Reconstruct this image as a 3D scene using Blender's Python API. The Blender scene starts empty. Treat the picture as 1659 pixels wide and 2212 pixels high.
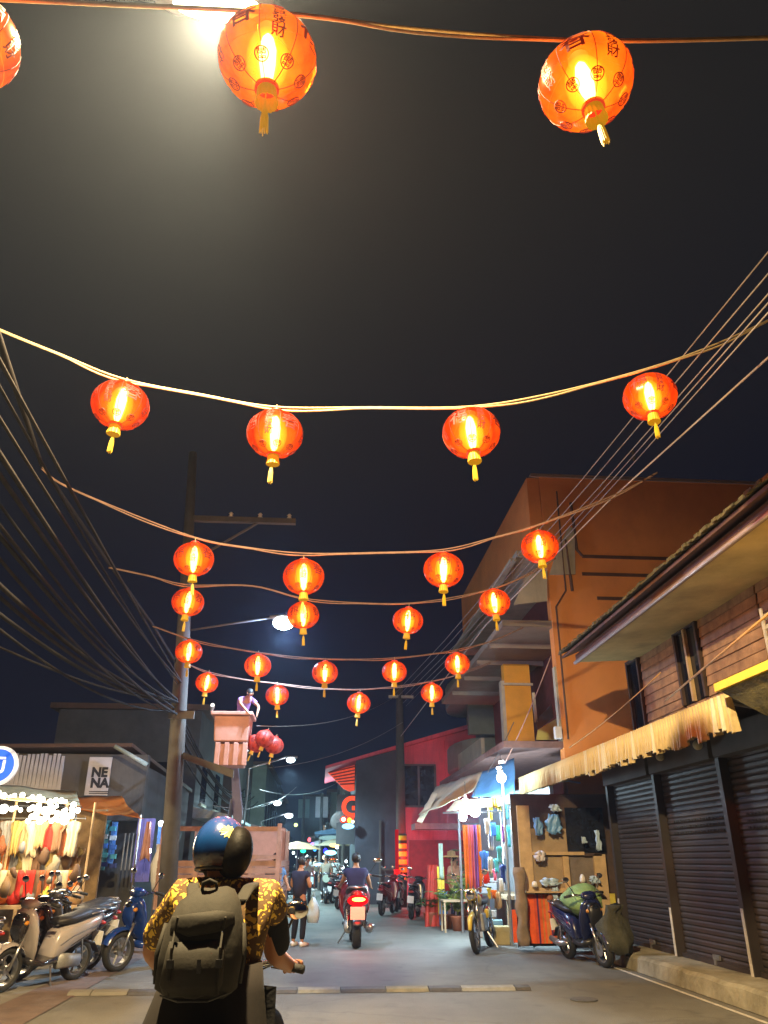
import bpy, bmesh, math, random
from mathutils import Vector, Matrix, noise
R = random.Random(7)
S = bpy.context.scene
COL = S.collection
PI = math.pi
# ------------------------------------------------------------------ camera
F, CX, CY, PITCH, YAW, EYE = 1664.0, 829.5, 1106.0, math.atan(752/1664), math.radians(4.37), 1.5
cd = bpy.data.cameras.new('camera'); cam = bpy.data.objects.new('camera', cd); COL.objects.link(cam)
cam.location = (0, 0, EYE); cam.rotation_euler = (PI/2+PITCH, 0, -YAW)
cd.sensor_fit = 'VERTICAL'; cd.sensor_height = 24; cd.lens = 24*F/2212
cd.clip_start = .05; cd.clip_end = 800
S.camera = cam
# ------------------------------------------------------------------ night sky
W = bpy.data.worlds.new('World'); S.world = W; W.use_nodes = True
nt = W.node_tree; bg = nt.nodes['Background']
tc = nt.nodes.new('ShaderNodeTexCoord'); sp = nt.nodes.new('ShaderNodeSeparateXYZ'); rp = nt.nodes.new('ShaderNodeValToRGB')
nt.links.new(tc.outputs['Generated'], sp.inputs[0]); nt.links.new(sp.outputs['Z'], rp.inputs[0])
rp.color_ramp.elements[0].position = 0; rp.color_ramp.elements[0].color = (.003, .005, .016, 1)
rp.color_ramp.elements[1].position = .75; rp.color_ramp.elements[1].color = (.0125, .0125, .0135, 1)
e = rp.color_ramp.elements.new(.32); e.color = (.0036, .005, .013, 1)
nt.links.new(rp.outputs[0], bg.inputs[0]); bg.inputs[1].default_value = 1.0
S.view_settings.view_transform = 'Standard'; S.view_settings.look = 'None'; S.view_settings.exposure = 0.0
cy = S.cycles
cy.use_denoising = True; cy.max_bounces = 6; cy.diffuse_bounces = 3; cy.glossy_bounces = 3; cy.transmission_bounces = 4
cy.volume_bounces = 0; cy.transparent_max_bounces = 12; cy.sample_clamp_indirect = 3; cy.sample_clamp_direct = 0
cy.caustics_reflective = False; cy.caustics_refractive = False

def lamp(name, loc, col, power, parent=None, size=.08, spot=None, rot=(0, 0, 0), blend=1):
    l = bpy.data.lights.new(name, 'SPOT' if spot else 'POINT'); l.energy = power; l.color = col; l.shadow_soft_size = size
    if spot: l.spot_size = math.radians(spot); l.spot_blend = blend
    o = bpy.data.objects.new(name, l); COL.objects.link(o); o.location = loc; o.rotation_euler = rot; o.parent = parent
    return o

# ------------------------------------------------------------------ pixel -> place helpers (real distances given)
def ray(px, py):
    x = px-CX; y = CY-py
    f = F*math.cos(PITCH)-y*math.sin(PITCH); u = F*math.sin(PITCH)+y*math.cos(PITCH)
    return (x*math.cos(YAW)+f*math.sin(YAW), -x*math.sin(YAW)+f*math.cos(YAW), u)
def ay(px, py, Y): r = ray(px, py); t = Y/r[1]; return Vector((r[0]*t, Y, EYE+r[2]*t))
def ax(px, py, X): r = ray(px, py); t = X/r[0]; return Vector((X, r[1]*t, EYE+r[2]*t))
def az(px, py, Z=0): r = ray(px, py); t = (Z-EYE)/r[2]; return Vector((r[0]*t, r[1]*t, Z))

# ------------------------------------------------------------------ materials
MATS = {}
def mat(name, col, rough=.7, metal=0, var=.25, scale=6, bump=.15, emit=None, es=1, dirt=None, coat=0, detail=5):
    if name in MATS: return MATS[name]
    m = bpy.data.materials.new(name); m.use_nodes = True; N = m.node_tree.nodes; L = m.node_tree.links
    b = N['Principled BSDF']; b.inputs['Roughness'].default_value = rough; b.inputs['Metallic'].default_value = metal
    b.inputs['Coat Weight'].default_value = coat
    if emit:
        b.inputs['Base Color'].default_value = (*col, 1)
        b.inputs['Emission Color'].default_value = (*emit, 1); b.inputs['Emission Strength'].default_value = es
        m.cycles.emission_sampling = 'NONE'
    else:
        t = N.new('ShaderNodeTexCoord'); n = N.new('ShaderNodeTexNoise'); n.inputs['Scale'].default_value = scale; n.inputs['Detail'].default_value = detail
        n.inputs['Roughness'].default_value = .62
        L.new(t.outputs['Object'], n.inputs['Vector'])
        r = N.new('ShaderNodeValToRGB'); r.color_ramp.elements[0].position = .3; r.color_ramp.elements[1].position = .72
        lo = tuple(c*(1-var) for c in col); hi = tuple(min(1, c*(1+var)) for c in col)
        if dirt: lo = dirt
        r.color_ramp.elements[0].color = (*lo, 1); r.color_ramp.elements[1].color = (*hi, 1)
        L.new(n.outputs['Fac'], r.inputs[0]); L.new(r.outputs[0], b.inputs['Base Color'])
        if bump:
            n2 = N.new('ShaderNodeTexNoise'); n2.inputs['Scale'].default_value = scale*7; n2.inputs['Detail'].default_value = 4
            L.new(t.outputs['Object'], n2.inputs['Vector'])
            bp = N.new('ShaderNodeBump'); bp.inputs['Strength'].default_value = bump; bp.inputs['Distance'].default_value = .02
            L.new(n2.outputs['Fac'], bp.inputs['Height']); L.new(bp.outputs[0], b.inputs['Normal'])
    MATS[name] = m; return m
def glow(name, col, s):
    if name in MATS: return MATS[name]
    m = bpy.data.materials.new(name); m.use_nodes = True; N = m.node_tree.nodes; L = m.node_tree.links
    N.remove(N['Principled BSDF']); e = N.new('ShaderNodeEmission'); e.inputs[0].default_value = (*col, 1); e.inputs[1].default_value = s
    L.new(e.outputs[0], N['Material Output'].inputs[0]); m.cycles.emission_sampling = 'NONE'
    MATS[name] = m; return m
def patterned(name, a, b, scale, kind='VORONOI', rough=.8, thr=.5, axis=0):
    if name in MATS: return MATS[name]
    m = mat(name, a, rough, 0, .1, 5, .2); N = m.node_tree.nodes; L = m.node_tree.links
    bs = N['Principled BSDF']; t = [n for n in N if n.type == 'TEX_COORD'][0]
    if kind == 'VORONOI':
        v = N.new('ShaderNodeTexVoronoi'); v.feature = 'DISTANCE_TO_EDGE'; v.inputs['Scale'].default_value = scale; out = v.outputs['Distance']
        mp = N.new('ShaderNodeTexNoise'); mp.inputs['Scale'].default_value = scale*.7
        mx = N.new('ShaderNodeMix'); mx.data_type = 'VECTOR'; mx.inputs['Factor'].default_value = .12
        L.new(t.outputs['Object'], mp.inputs['Vector']); L.new(t.outputs['Object'], mx.inputs[4]); L.new(mp.outputs['Color'], mx.inputs[5]); L.new(mx.outputs[1], v.inputs['Vector'])
    else:
        v = N.new('ShaderNodeTexWave'); v.bands_direction = 'XYZ'[axis]; v.inputs['Scale'].default_value = scale; v.inputs['Distortion'].default_value = .6; out = v.outputs['Fac']
        L.new(t.outputs['Object'], v.inputs['Vector'])
    r = N.new('ShaderNodeValToRGB'); r.color_ramp.elements[0].position = thr; r.color_ramp.elements[0].color = (*b, 1)
    r.color_ramp.elements[1].position = thr+.04; r.color_ramp.elements[1].color = (*a, 1)
    L.new(out, r.inputs[0]); L.new(r.outputs[0], bs.inputs['Base Color'])
    return m

M = dict(
 road=mat('road', (.138, .132, .112), .7, 0, .16, .8, .35, dirt=(.085, .08, .068)),
 pave=mat('pave', (.18, .172, .148), .8, 0, .25, 1.2, .3, dirt=(.14, .125, .1)),
 redpave=mat('red_pave', (.13, .09, .072), .75, 0, .3, 3, .3),
 kerb=mat('kerb_concrete', (.25, .23, .175), .9, 0, .3, 2.5, .6, dirt=(.14, .12, .075)),
 orange=mat('orange_render', (.82, .34, .10), .85, 0, .08, .6, .15, dirt=(.72, .27, .08)),
 ochre=mat('ochre_paint', (.85, .42, .04), .8, 0, .1, 2, .1),
 lime=mat('lime_paint', (.55, .6, .24), .8, 0, .1, 2, .1),
 cream=mat('cream_paint', (.5, .47, .36), .8, 0, .18, 2, .15),
 soffit=mat('soffit_board', (.55, .43, .17), .85, 0, .2, 1.2, .1, dirt=(.36, .27, .1)),
 slab=mat('slab_concrete', (.32, .27, .21), .85, 0, .2, 1.5, .2),
 wood=mat('siding_wood', (.36, .21, .11), .75, 0, .3, 3, .5, dirt=(.17, .09, .05)),
 darkwood=mat('dark_wood', (.06, .035, .025), .7, 0, .4, 4, .3),
 palewood=mat('pale_wood', (.5, .35, .19), .6, 0, .2, 5, .2),
 ply=mat('plywood', (.33, .24, .14), .7, 0, .2, 4, .2),
 shutter=mat('shutter_metal', (.030, .021, .018), .6, .1, .35, 1.1, .12, dirt=(.016, .014, .014)),
 worn=mat('worn_white_paint', (.5, .46, .4), .7, 0, .3, 9, .3),
 gap=mat('dark_interior', (.012, .012, .014), .9, 0, .2, 3, 0),
 roof=mat('mossy_roof', (.12, .1, .05), .95, 0, .5, 8, .8, dirt=(.03, .03, .02)),
 fascia=mat('fascia_board', (.10, .05, .035), .6, 0, .3, 3, .2),
 gutter=mat('gutter_metal', (.42, .33, .32), .4, .3, .2, 4, .1),
 zinc=mat('cream_zinc', (.50, .38, .17), .6, .1, .25, 5, .2, dirt=(.3, .21, .09)),
 zincgrey=mat('grey_zinc', (.3, .3, .3), .5, .3, .3, 3, .2),
 moss=mat('mossy_concrete', (.17, .14, .05), .95, 0, .5, 7, .9, dirt=(.05, .045, .02)),
 yellow=mat('yellow_paint', (.75, .5, .03), .6, 0, .15, 5, .1),
 red=mat('red_render', (.68, .09, .13), .85, 0, .15, 1.2, .12),
 darkwall=mat('dark_blue_wall', (.045, .048, .065), .8, 0, .3, 1.2, .15),
 greygreen=mat('grey_green_render', (.2, .25, .21), .85, 0, .2, 1.2, .15),
 greywall=mat('grey_render', (.10, .09, .085), .85, 0, .3, 1, .2),
 darkgrey=mat('dark_grey_render', (.07, .07, .075), .85, 0, .35, 1, .2),
 pole=mat('pole_concrete', (.085, .075, .065), .85, 0, .25, 2, .3),
 cable=mat('cable_rubber', (.055, .05, .048), .55, 0, .2, 10, 0),
 cord=mat('lantern_cord', (.40, .30, .16), .7, 0, .2, 20, .2),
 steel=mat('steel', (.45, .45, .46), .3, .9, .15, 10, .05),
 chrome=mat('chrome', (.7, .7, .72), .12, 1, .05, 10, 0),
 rubber=mat('tyre_rubber', (.018, .018, .018), .75, 0, .2, 20, .3),
 blackpl=mat('black_plastic', (.02, .02, .022), .35, 0, .2, 10, .05),
 seat=mat('seat_vinyl', (.018, .016, .016), .5, 0, .2, 12, .15),
 white=mat('white_paint', (.72, .7, .68), .4, 0, .08, 5, .02),
 sheet=mat('white_vinyl', (.55, .52, .56), .7, 0, .12, 4, .05),
 bump_y=mat('bump_yellow', (.19, .17, .11), .8, 0, .25, 8, .3),
 bump_w=mat('bump_white', (.23, .23, .21), .75, 0, .2, 14, .3),
 bump_k=mat('bump_black', (.07, .066, .066), .7, 0, .3, 14, .3),
 glass=mat('window_glass', (.01, .012, .02), .08, 0, .1, 3, 0),
 skin=mat('skin', (.40, .19, .10), .55, 0, .08, 8, .05),
 skinb=mat('skin_brown', (.33, .13, .055), .55, 0, .08, 8, .05),
 hair=mat('black_hair', (.012, .01, .009), .5, 0, .2, 40, .3),
 ink=mat('lantern_ink', (.10, .004, .003), .7, 0, .1, 8, 0, emit=(.16, .004, .001), es=1),
 gold=mat('gold_foil', (.75, .5, .04), .45, .1, .2, 30, .4, emit=None),
 leaf=mat('leaf_green', (.07, .13, .03), .5, 0, .4, 9, .1),
 leafb=mat('leaf_yellow_green', (.16, .2, .04), .5, 0, .4, 9, .1),
 clay=mat('clay_pot', (.3, .1, .05), .8, 0, .2, 6, .2),
 pink=mat('salmon_paint', (.50, .25, .19), .6, 0, .12, 2.5, .1, dirt=(.38, .18, .13)),
 pinkdull=mat('salmon_timber', (.36, .21, .16), .75, 0, .2, 4, .2, dirt=(.22, .12, .09)),
 arm=mat('lift_arm_paint', (.2, .18, .26), .5, .1, .2, 3, .1),
 tarpb=mat('blue_tarp', (.10, .3, .6), .45, 0, .2, 3, .5),
 tarpc=mat('cream_tarp', (.5, .45, .33), .6, 0, .2, 3, .5),
 canvas=mat('orange_canvas', (.6, .17, .02), .75, 0, .2, 2, .2),
)

# ------------------------------------------------------------------ mesh builder
class MB:
    def __init__(s): s.v = []; s.f = []; s.m = []; s.cur = 0
    def add(s, vs, fs):
        n = len(s.v); s.v += [tuple(v) for v in vs]; s.f += [tuple(i+n for i in f) for f in fs]; s.m += [s.cur]*len(fs)
    def box(s, a, b, rot=None, c=None):
        x0, y0, z0 = a; x1, y1, z1 = b
        vs = [Vector(p) for p in ((x0,y0,z0),(x1,y0,z0),(x1,y1,z0),(x0,y1,z0),(x0,y0,z1),(x1,y0,z1),(x1,y1,z1),(x0,y1,z1))]
        if rot: cc = Vector(c) if c else (vs[0]+vs[6])/2; Rm = rot; vs = [cc+Rm@(v-cc) for v in vs]
        s.add(vs, [(0,3,2,1),(4,5,6,7),(0,1,5,4),(1,2,6,5),(2,3,7,6),(3,0,4,7)]); return s
    def hexa(s, p): # 8 points bottom 4 (ccw) top 4
        s.add(p, [(0,3,2,1),(4,5,6,7),(0,1,5,4),(1,2,6,5),(2,3,7,6),(3,0,4,7)]); return s
    def prism(s, pts, vec): # planar outline extruded by vec
        n = len(pts); vec = Vector(vec); P = [Vector(p) for p in pts]
        s.add(P+[p+vec for p in P], [tuple(range(n))[::-1], tuple(range(n, 2*n))]+[(i, (i+1) % n, (i+1) % n+n, i+n) for i in range(n)]); return s
    def tube(s, pts, r, n=8, cap=True):
        P = [Vector(p) for p in pts]; k = len(P); rs = r if isinstance(r, (list, tuple)) else [r]*k
        vs = []; prev = None
        for i in range(k):
            t = (P[min(i+1, k-1)]-P[max(i-1, 0)]).normalized()
            if prev is None: a = t.orthogonal().normalized()
            else:
                a = prev-t*prev.dot(t); a = a.normalized() if a.length > 1e-6 else t.orthogonal().normalized()
            prev = a; b = t.cross(a)
            for j in range(n): q = 2*PI*j/n; vs.append(P[i]+(a*math.cos(q)+b*math.sin(q))*rs[i])
        fs = [(i*n+j, i*n+(j+1) % n, (i+1)*n+(j+1) % n, (i+1)*n+j) for i in range(k-1) for j in range(n)]
        if cap: fs += [tuple(range(n))[::-1], tuple(range((k-1)*n, k*n))]
        s.add(vs, fs); return s
    def rod(s, a, b, r, n=8): return s.tube([a, b], r, n)
    def lathe(s, prof, n=24, c=(0, 0, 0), axis='z', cap=True):
        vs = []; c = Vector(c)
        for r, h in prof:
            for j in range(n):
                q = 2*PI*j/n; x, y = r*math.cos(q), r*math.sin(q)
                vs.append(c+(Vector((x, y, h)) if axis == 'z' else Vector((x, h, y)) if axis == 'y' else Vector((h, x, y))))
        k = len(prof); s.add(vs, [(i*n+j, i*n+(j+1) % n, (i+1)*n+(j+1) % n, (i+1)*n+j) for i in range(k-1) for j in range(n)]+([tuple(range(n))[::-1], tuple(range((k-1)*n, k*n))] if cap else [])); return s
    def ball(s, c, r, n=16, k=10): # r tuple
        if not isinstance(r, (tuple, list)): r = (r, r, r)
        c = Vector(c); vs = []
        for i in range(1, k):
            a = PI*i/k
            for j in range(n): q = 2*PI*j/n; vs.append(c+Vector((r[0]*math.sin(a)*math.cos(q), r[1]*math.sin(a)*math.sin(q), r[2]*math.cos(a))))
        t = len(vs); vs += [c+Vector((0, 0, r[2])), c-Vector((0, 0, r[2]))]
        fs = [(i*n+j, (i+1)*n+j, (i+1)*n+(j+1) % n, i*n+(j+1) % n) for i in range(k-2) for j in range(n)]
        fs += [(t, j, (j+1) % n) for j in range(n)]+[(t+1, (k-2)*n+(j+1) % n, (k-2)*n+j) for j in range(n)]
        s.add(vs, fs); return s
    def loft(s, secs, n=14, p=2.4): # secs: (centre, halfwidth vec A, halfheight vec B)
        vs = []
        for c, A, B in secs:
            c, A, B = Vector(c), Vector(A), Vector(B)
            for j in range(n):
                q = 2*PI*j/n; cc, ss = math.cos(q), math.sin(q)
                vs.append(c+A*math.copysign(abs(cc)**(2/p), cc)+B*math.copysign(abs(ss)**(2/p), ss))
        k = len(secs); s.add(vs, [(i*n+j, i*n+(j+1) % n, (i+1)*n+(j+1) % n, (i+1)*n+j) for i in range(k-1) for j in range(n)]+[tuple(range(n))[::-1], tuple(range((k-1)*n, k*n))]); return s
    def mesh(s, name, mats, smooth=False):
        me = bpy.data.meshes.new(name); me.from_pydata(s.v, [], s.f)
        for m in (mats if isinstance(mats, (list, tuple)) else [mats]): me.materials.append(m)
        for p, i in zip(me.polygons, s.m): p.material_index = i; p.use_smooth = smooth
        bm = bmesh.new(); bm.from_mesh(me); bmesh.ops.recalc_face_normals(bm, faces=bm.faces); bm.to_mesh(me); bm.free()
        return me
    def build(s, name, mats, parent=None, smooth=False, loc=(0, 0, 0), bevel=0, **k):
        o = bpy.data.objects.new(name, s.mesh(name, mats, smooth)); COL.objects.link(o); o.location = loc; o.parent = parent
        if bevel: b = o.modifiers.new('bevel', 'BEVEL'); b.width = bevel; b.segments = 2; b.limit_method = 'ANGLE'
        if k: tag(o, **k)
        return o
def tag(o, label=None, cat=None, group=None, kind=None):
    if label: o['label'] = label
    if cat: o['category'] = cat
    if group: o['group'] = group
    if kind: o['kind'] = kind
    return o
def thing(name, label, cat, loc=(0, 0, 0), rz=0, group=None):
    o = bpy.data.objects.new(name, None); COL.objects.link(o); o.location = loc; o.rotation_euler.z = rz; o.empty_display_size = .1
    return tag(o, label, cat, group)
def inst(name, me, parent=None, loc=(0, 0, 0), rot=None, sc=None):
    o = bpy.data.objects.new(name, me); COL.objects.link(o); o.parent = parent; o.location = loc
    if rot: o.rotation_euler = rot
    if sc: o.scale = sc
    return o
def copy_tree(o, parent=None):
    c = o.copy(); COL.objects.link(c); c.parent = parent
    for ch in o.children: copy_tree(ch, c)
    return c
def B(a, b): return MB().box(a, b)
def wobble(me, amt, sc=4, seed=0):
    for v in me.vertices:
        d = noise.noise_vector(Vector(v.co)*sc+Vector((seed, 0, 0)))*amt; v.co += d
def skinned(name, V, Ed, rad, m, parent=None, sub=2, root=0, loc=(0, 0, 0)):
    me = bpy.data.meshes.new(name+'_graph'); me.from_pydata([tuple(v) for v in V], Ed, [])
    o = bpy.data.objects.new(name+'_graph', me); COL.objects.link(o)
    sk = o.modifiers.new('skin', 'SKIN'); sk.use_smooth_shade = True
    for i, sv in enumerate(me.skin_vertices[0].data):
        r = rad[i]; sv.radius = r if isinstance(r, tuple) else (r, r); sv.use_root = (i == root)
    ss = o.modifiers.new('sub', 'SUBSURF'); ss.levels = sub; ss.render_levels = sub
    dg = bpy.context.evaluated_depsgraph_get(); dg.update()
    out = bpy.data.meshes.new_from_object(o.evaluated_get(dg)); out.name = name
    bpy.data.objects.remove(o); bpy.data.meshes.remove(me)
    out.materials.clear(); out.materials.append(m)
    for p in out.polygons: p.use_smooth = True; p.material_index = 0
    q = bpy.data.objects.new(name, out); COL.objects.link(q); q.parent = parent; q.location = loc
    return q
def text_mesh(txt, size, name='lettering', depth=0.0, bold=0.0):
    cu = bpy.data.curves.new(name, 'FONT'); cu.body = txt; cu.size = size; cu.align_x = 'CENTER'; cu.align_y = 'CENTER'; cu.extrude = depth; cu.offset = bold
    o = bpy.data.objects.new(name, cu); COL.objects.link(o)
    dg = bpy.context.evaluated_depsgraph_get(); dg.update()
    me = bpy.data.meshes.new_from_object(o.evaluated_get(dg)); bpy.data.objects.remove(o); me.name = name
    return me

# ================================================================== GROUND
def road_material():
    m = M['road']; N = m.node_tree.nodes; L = m.node_tree.links; bs = N['Principled BSDF']
    t = [n for n in N if n.type == 'TEX_COORD'][0]; src = bs.inputs['Base Color'].links[0].from_socket
    def mixc(a, fac, col):
        x = N.new('ShaderNodeMix'); x.data_type = 'RGBA'; L.new(a, x.inputs[6]); x.inputs[7].default_value = (*col, 1); L.new(fac, x.inputs[0]); return x.outputs[2]
    def ramp(sock, a, b, inv=False):
        r = N.new('ShaderNodeMapRange'); r.inputs[1].default_value = a; r.inputs[2].default_value = b
        r.inputs[3].default_value = 1 if inv else 0; r.inputs[4].default_value = 0 if inv else 1; L.new(sock, r.inputs[0]); return r.outputs[0]
    def mul(sock, k):
        x = N.new('ShaderNodeMath'); x.operation = 'MULTIPLY'; L.new(sock, x.inputs[0]); x.inputs[1].default_value = k; return x.outputs[0]
    mp = N.new('ShaderNodeMapping'); mp.inputs['Scale'].default_value = (1, .12, 1); L.new(t.outputs['Object'], mp.inputs[0])
    tr_ = N.new('ShaderNodeTexNoise'); tr_.inputs['Scale'].default_value = 1.6; tr_.inputs['Detail'].default_value = 6; L.new(mp.outputs[0], tr_.inputs['Vector'])
    c = mixc(src, mul(ramp(tr_.outputs[0], .5, .72), .55), (.062, .058, .05))
    sp2 = N.new('ShaderNodeTexNoise'); sp2.inputs['Scale'].default_value = 2.6; sp2.inputs['Detail'].default_value = 8; L.new(t.outputs['Object'], sp2.inputs['Vector'])
    c = mixc(c, mul(ramp(sp2.outputs[0], .60, .70), .5), (.045, .04, .035))
    vo = N.new('ShaderNodeTexVoronoi'); vo.feature = 'DISTANCE_TO_EDGE'; vo.inputs['Scale'].default_value = .45
    ds_ = N.new('ShaderNodeTexNoise'); ds_.inputs['Scale'].default_value = 2.2; ds_.inputs['Detail'].default_value = 6; L.new(t.outputs['Object'], ds_.inputs['Vector'])
    mv = N.new('ShaderNodeMix'); mv.data_type = 'VECTOR'; mv.inputs[0].default_value = .35; L.new(t.outputs['Object'], mv.inputs[4]); L.new(ds_.outputs['Color'], mv.inputs[5]); L.new(mv.outputs[1], vo.inputs['Vector'])
    c = mixc(c, mul(ramp(vo.outputs['Distance'], .002, .012, True), .3), (.035, .03, .028))
    gr = N.new('ShaderNodeTexNoise'); gr.inputs['Scale'].default_value = 55; gr.inputs['Detail'].default_value = 3; L.new(t.outputs['Object'], gr.inputs['Vector'])
    c = mixc(c, mul(ramp(gr.outputs[0], .45, .7), .35), (.2, .19, .165))
    L.new(c, bs.inputs['Base Color'])
    bp = [n for n in N if n.type == 'BUMP'][0]; L.new(gr.outputs[0], bp.inputs['Height']); bp.inputs['Strength'].default_value = .6; bp.inputs['Distance'].default_value = .015
road_material()
def stains(m, col=(.12, .06, .035), k=.55, sx=2.0, sz=.25):
    m = M[m] if isinstance(m, str) else m; N = m.node_tree.nodes; L = m.node_tree.links; bs = N['Principled BSDF']; t = [n for n in N if n.type == 'TEX_COORD'][0]
    src = bs.inputs['Base Color'].links[0].from_socket; mp = N.new('ShaderNodeMapping'); mp.inputs['Scale'].default_value = (sx, sx, sz); L.new(t.outputs['Object'], mp.inputs[0])
    n = N.new('ShaderNodeTexNoise'); n.inputs['Scale'].default_value = 1.5; n.inputs['Detail'].default_value = 9; n.inputs['Roughness'].default_value = .7; L.new(mp.outputs[0], n.inputs['Vector'])
    r = N.new('ShaderNodeMapRange'); r.inputs[1].default_value = .5; r.inputs[2].default_value = .75; r.inputs[4].default_value = k; L.new(n.outputs[0], r.inputs[0])
    x = N.new('ShaderNodeMix'); x.data_type = 'RGBA'; L.new(r.outputs[0], x.inputs[0]); L.new(src, x.inputs[6]); x.inputs[7].default_value = (*col, 1); L.new(x.outputs[2], bs.inputs['Base Color'])
stains('orange', (.45, .2, .06), .35, .8, .5); stains('shutter', (.045, .018, .01), .6, .8, .5); stains('greywall', (.03, .03, .03), .6); stains('red', (.1, .02, .03), .5); stains('zinc', (.2, .14, .07), .6, 3, .8); stains('soffit', (.2, .15, .07), .4, .8, 1); stains('kerb', (.05, .045, .03), .7, 1.5, 1.5); stains('slab', (.06, .05, .04), .6, 1, 1); stains('pole', (.04, .035, .03), .5, 3, .3); stains('cream', (.2, .17, .12), .5)
def sheet(name, x0, y0, x1, y1, z, m, kind='structure', nx=1, ny=1, **k):
    b = MB(); vs = [(x0+(x1-x0)*i/nx, y0+(y1-y0)*j/ny, z) for j in range(ny+1) for i in range(nx+1)]
    b.add(vs, [(j*(nx+1)+i, j*(nx+1)+i+1, (j+1)*(nx+1)+i+1, (j+1)*(nx+1)+i) for j in range(ny) for i in range(nx)])
    return tag(b.build(name, m), kind=kind)
sheet('ground', -150, -60, 150, 180, -.01, M['pave'])
sheet('road', -3.1, -40, 4.7, 175, 0, M['road'])
sheet('pavement', -12, -40, -3.1, 120, .004, M['pave'])
sheet('red_paving_band', -3.55, 6, -2.9, 40, .009, M['redpave'])  # flat reddish brown band along the pavement edge
b = MB()
prof = [(4.72, 0), (4.74, .17), (4.79, .21), (5.6, .215), (5.6, 0)]
N_ = 60
vs = []
for i in range(N_+1):
    y = 2+12.4*i/N_
    for x, z in prof:
        n = noise.noise(Vector((x*3, y*2.2, z*9)))
        vs.append((x+(n*.035 if x < 4.8 and z > 0 else 0), y, z+(n*.02 if z > .1 else 0)))
fs = [(i*5+j, i*5+j+1, (i+1)*5+j+1, (i+1)*5+j) for i in range(N_) for j in range(4)]+[(0, 1, 2, 3, 4), tuple(N_*5+q for q in (4, 3, 2, 1, 0))]
b.add(vs, fs); tag(b.build('kerb', M['kerb']), kind='structure')
tag(MB().box((4.52, 2, .004), (4.57, 15, .007)).build('edge_line', M['worn']), kind='structure')
# speed bump
sb = thing('speed_bump', 'worn black, yellow and white segmented speed bump across the road', 'speed bump', (0, 11.3, 0))
def bseg(x0, x1, m):
    b = MB(); pr = [(-.16, .004), (-.11, .035), (0, .05), (.11, .035), (.16, .004)]
    b.prism([(x0+.006, y, z) for y, z in pr], (x1-x0-.012, 0, 0)); b.build('bump_segment', M[m], sb)
xs = [-3.0, -2.72, -2.28, -1.9, -1.45, -1.05, -.6, -.22, .31, .88, 1.42, 1.83, 2.52, 2.72]
cs = ['pave', 'pave', 'bump_k', 'pave', 'bump_k', 'pave', 'bump_k', 'bump_w', 'bump_k', 'bump_y', 'bump_k', 'bump_w', 'bump_k']
for i, c in enumerate(cs): bseg(xs[i], xs[i+1], c)
# drain cover
mh = thing('manhole_cover', 'small round dark iron cover set in the road left of the kerb', 'manhole cover', (3.15, 10.4, .002))
MB().lathe([(.16, 0), (.16, .012), (.02, .014)], 20).build('lid', M['bump_k'], mh)

# ================================================================== RIGHT: wooden house over shutters
wh = thing('wooden_house', 'old two storey house with brown plank siding and wide mossy eaves over closed roller shutters', 'house', (5.35, 14.6, 0))
def rel(o): return lambda m: m
def P(mb, name, m, parent, **k):  # build in world coordinates under a translated parent
    L = parent.matrix_basis.to_translation() if parent.parent is None else Vector((0, 0, 0))
    o = mb.build(name, m, parent, **k)
    if parent.parent is None:
        mi = Matrix.Translation(parent.location) @ Matrix.Rotation(parent.rotation_euler.z, 4, 'Z')
        o.data.transform(mi.inverted())
    return o
P(MB().box((5.45, 2, 0), (9.5, 14.95, 3.45)), 'wall', M['darkgrey'], wh)
P(MB().box((5.85, 2, 3.45), (9.5, 14.3, 5.0)), 'upper_wall', M['darkwood'], wh)
# shutters: dividers at these y
ys = [14.8, 12.62, 10.42, 8.2, 6.0, 3.8]
for i in range(5):
    y1, y0 = ys[i]-.06, ys[i+1]+.06
    sl = MB(); z = .24
    while z < 2.95:
        sl.prism([(5.40, y0, z), (5.386, y0, z+.02), (5.386, y0, z+.055), (5.40, y0, z+.078)], (0, y1-y0, 0)); z += .08
    sh = P(sl, 'roller_shutter', M['shutter'], wh); sh['label'] = 'dark brown steel roller shutter'; sh['kind'] = 'stuff'
    P(MB().box((5.33, y0, .215), (5.40, y1, .27)), 'bottom_rail', M['shutter'], wh)
    P(MB().box((5.2, y0, 2.75), (5.42, y1, 3.1)), 'shutter_box', M['darkgrey'], wh)
    # pierced ventilation band
    if i < 3:
        v = MB()
        for k in range(int((y1-y0-.3)/.09)):
            yy = y0+.15+k*.09
            for r_ in range(3): v.box((5.362, yy, 1.86+r_*.08), (5.371, yy+.05, 1.885+r_*.08))
        o = P(v, 'vent_slots', M['gap'], wh); o['kind'] = 'stuff'
for y_ in (13.7, 11.5, 9.3):
    P(MB().box((5.34, y_-.09, .28), (5.369, y_+.09, .34)), 'hasp', M['steel'], wh); P(MB().box((5.32, y_-.03, .22), (5.345, y_+.03, .29)), 'padlock', M['steel'], wh)
for y in ys:
    P(MB().box((5.27, y-.05, .215), (5.40, y+.05, 3.1)), 'guide_rail', M['shutter'], wh)
    P(MB().box((5.262, y-.03, .217), (5.269, y+.03, .92+R.uniform(-.1, .1))), 'worn_paint_strip', M['worn'], wh)
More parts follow.
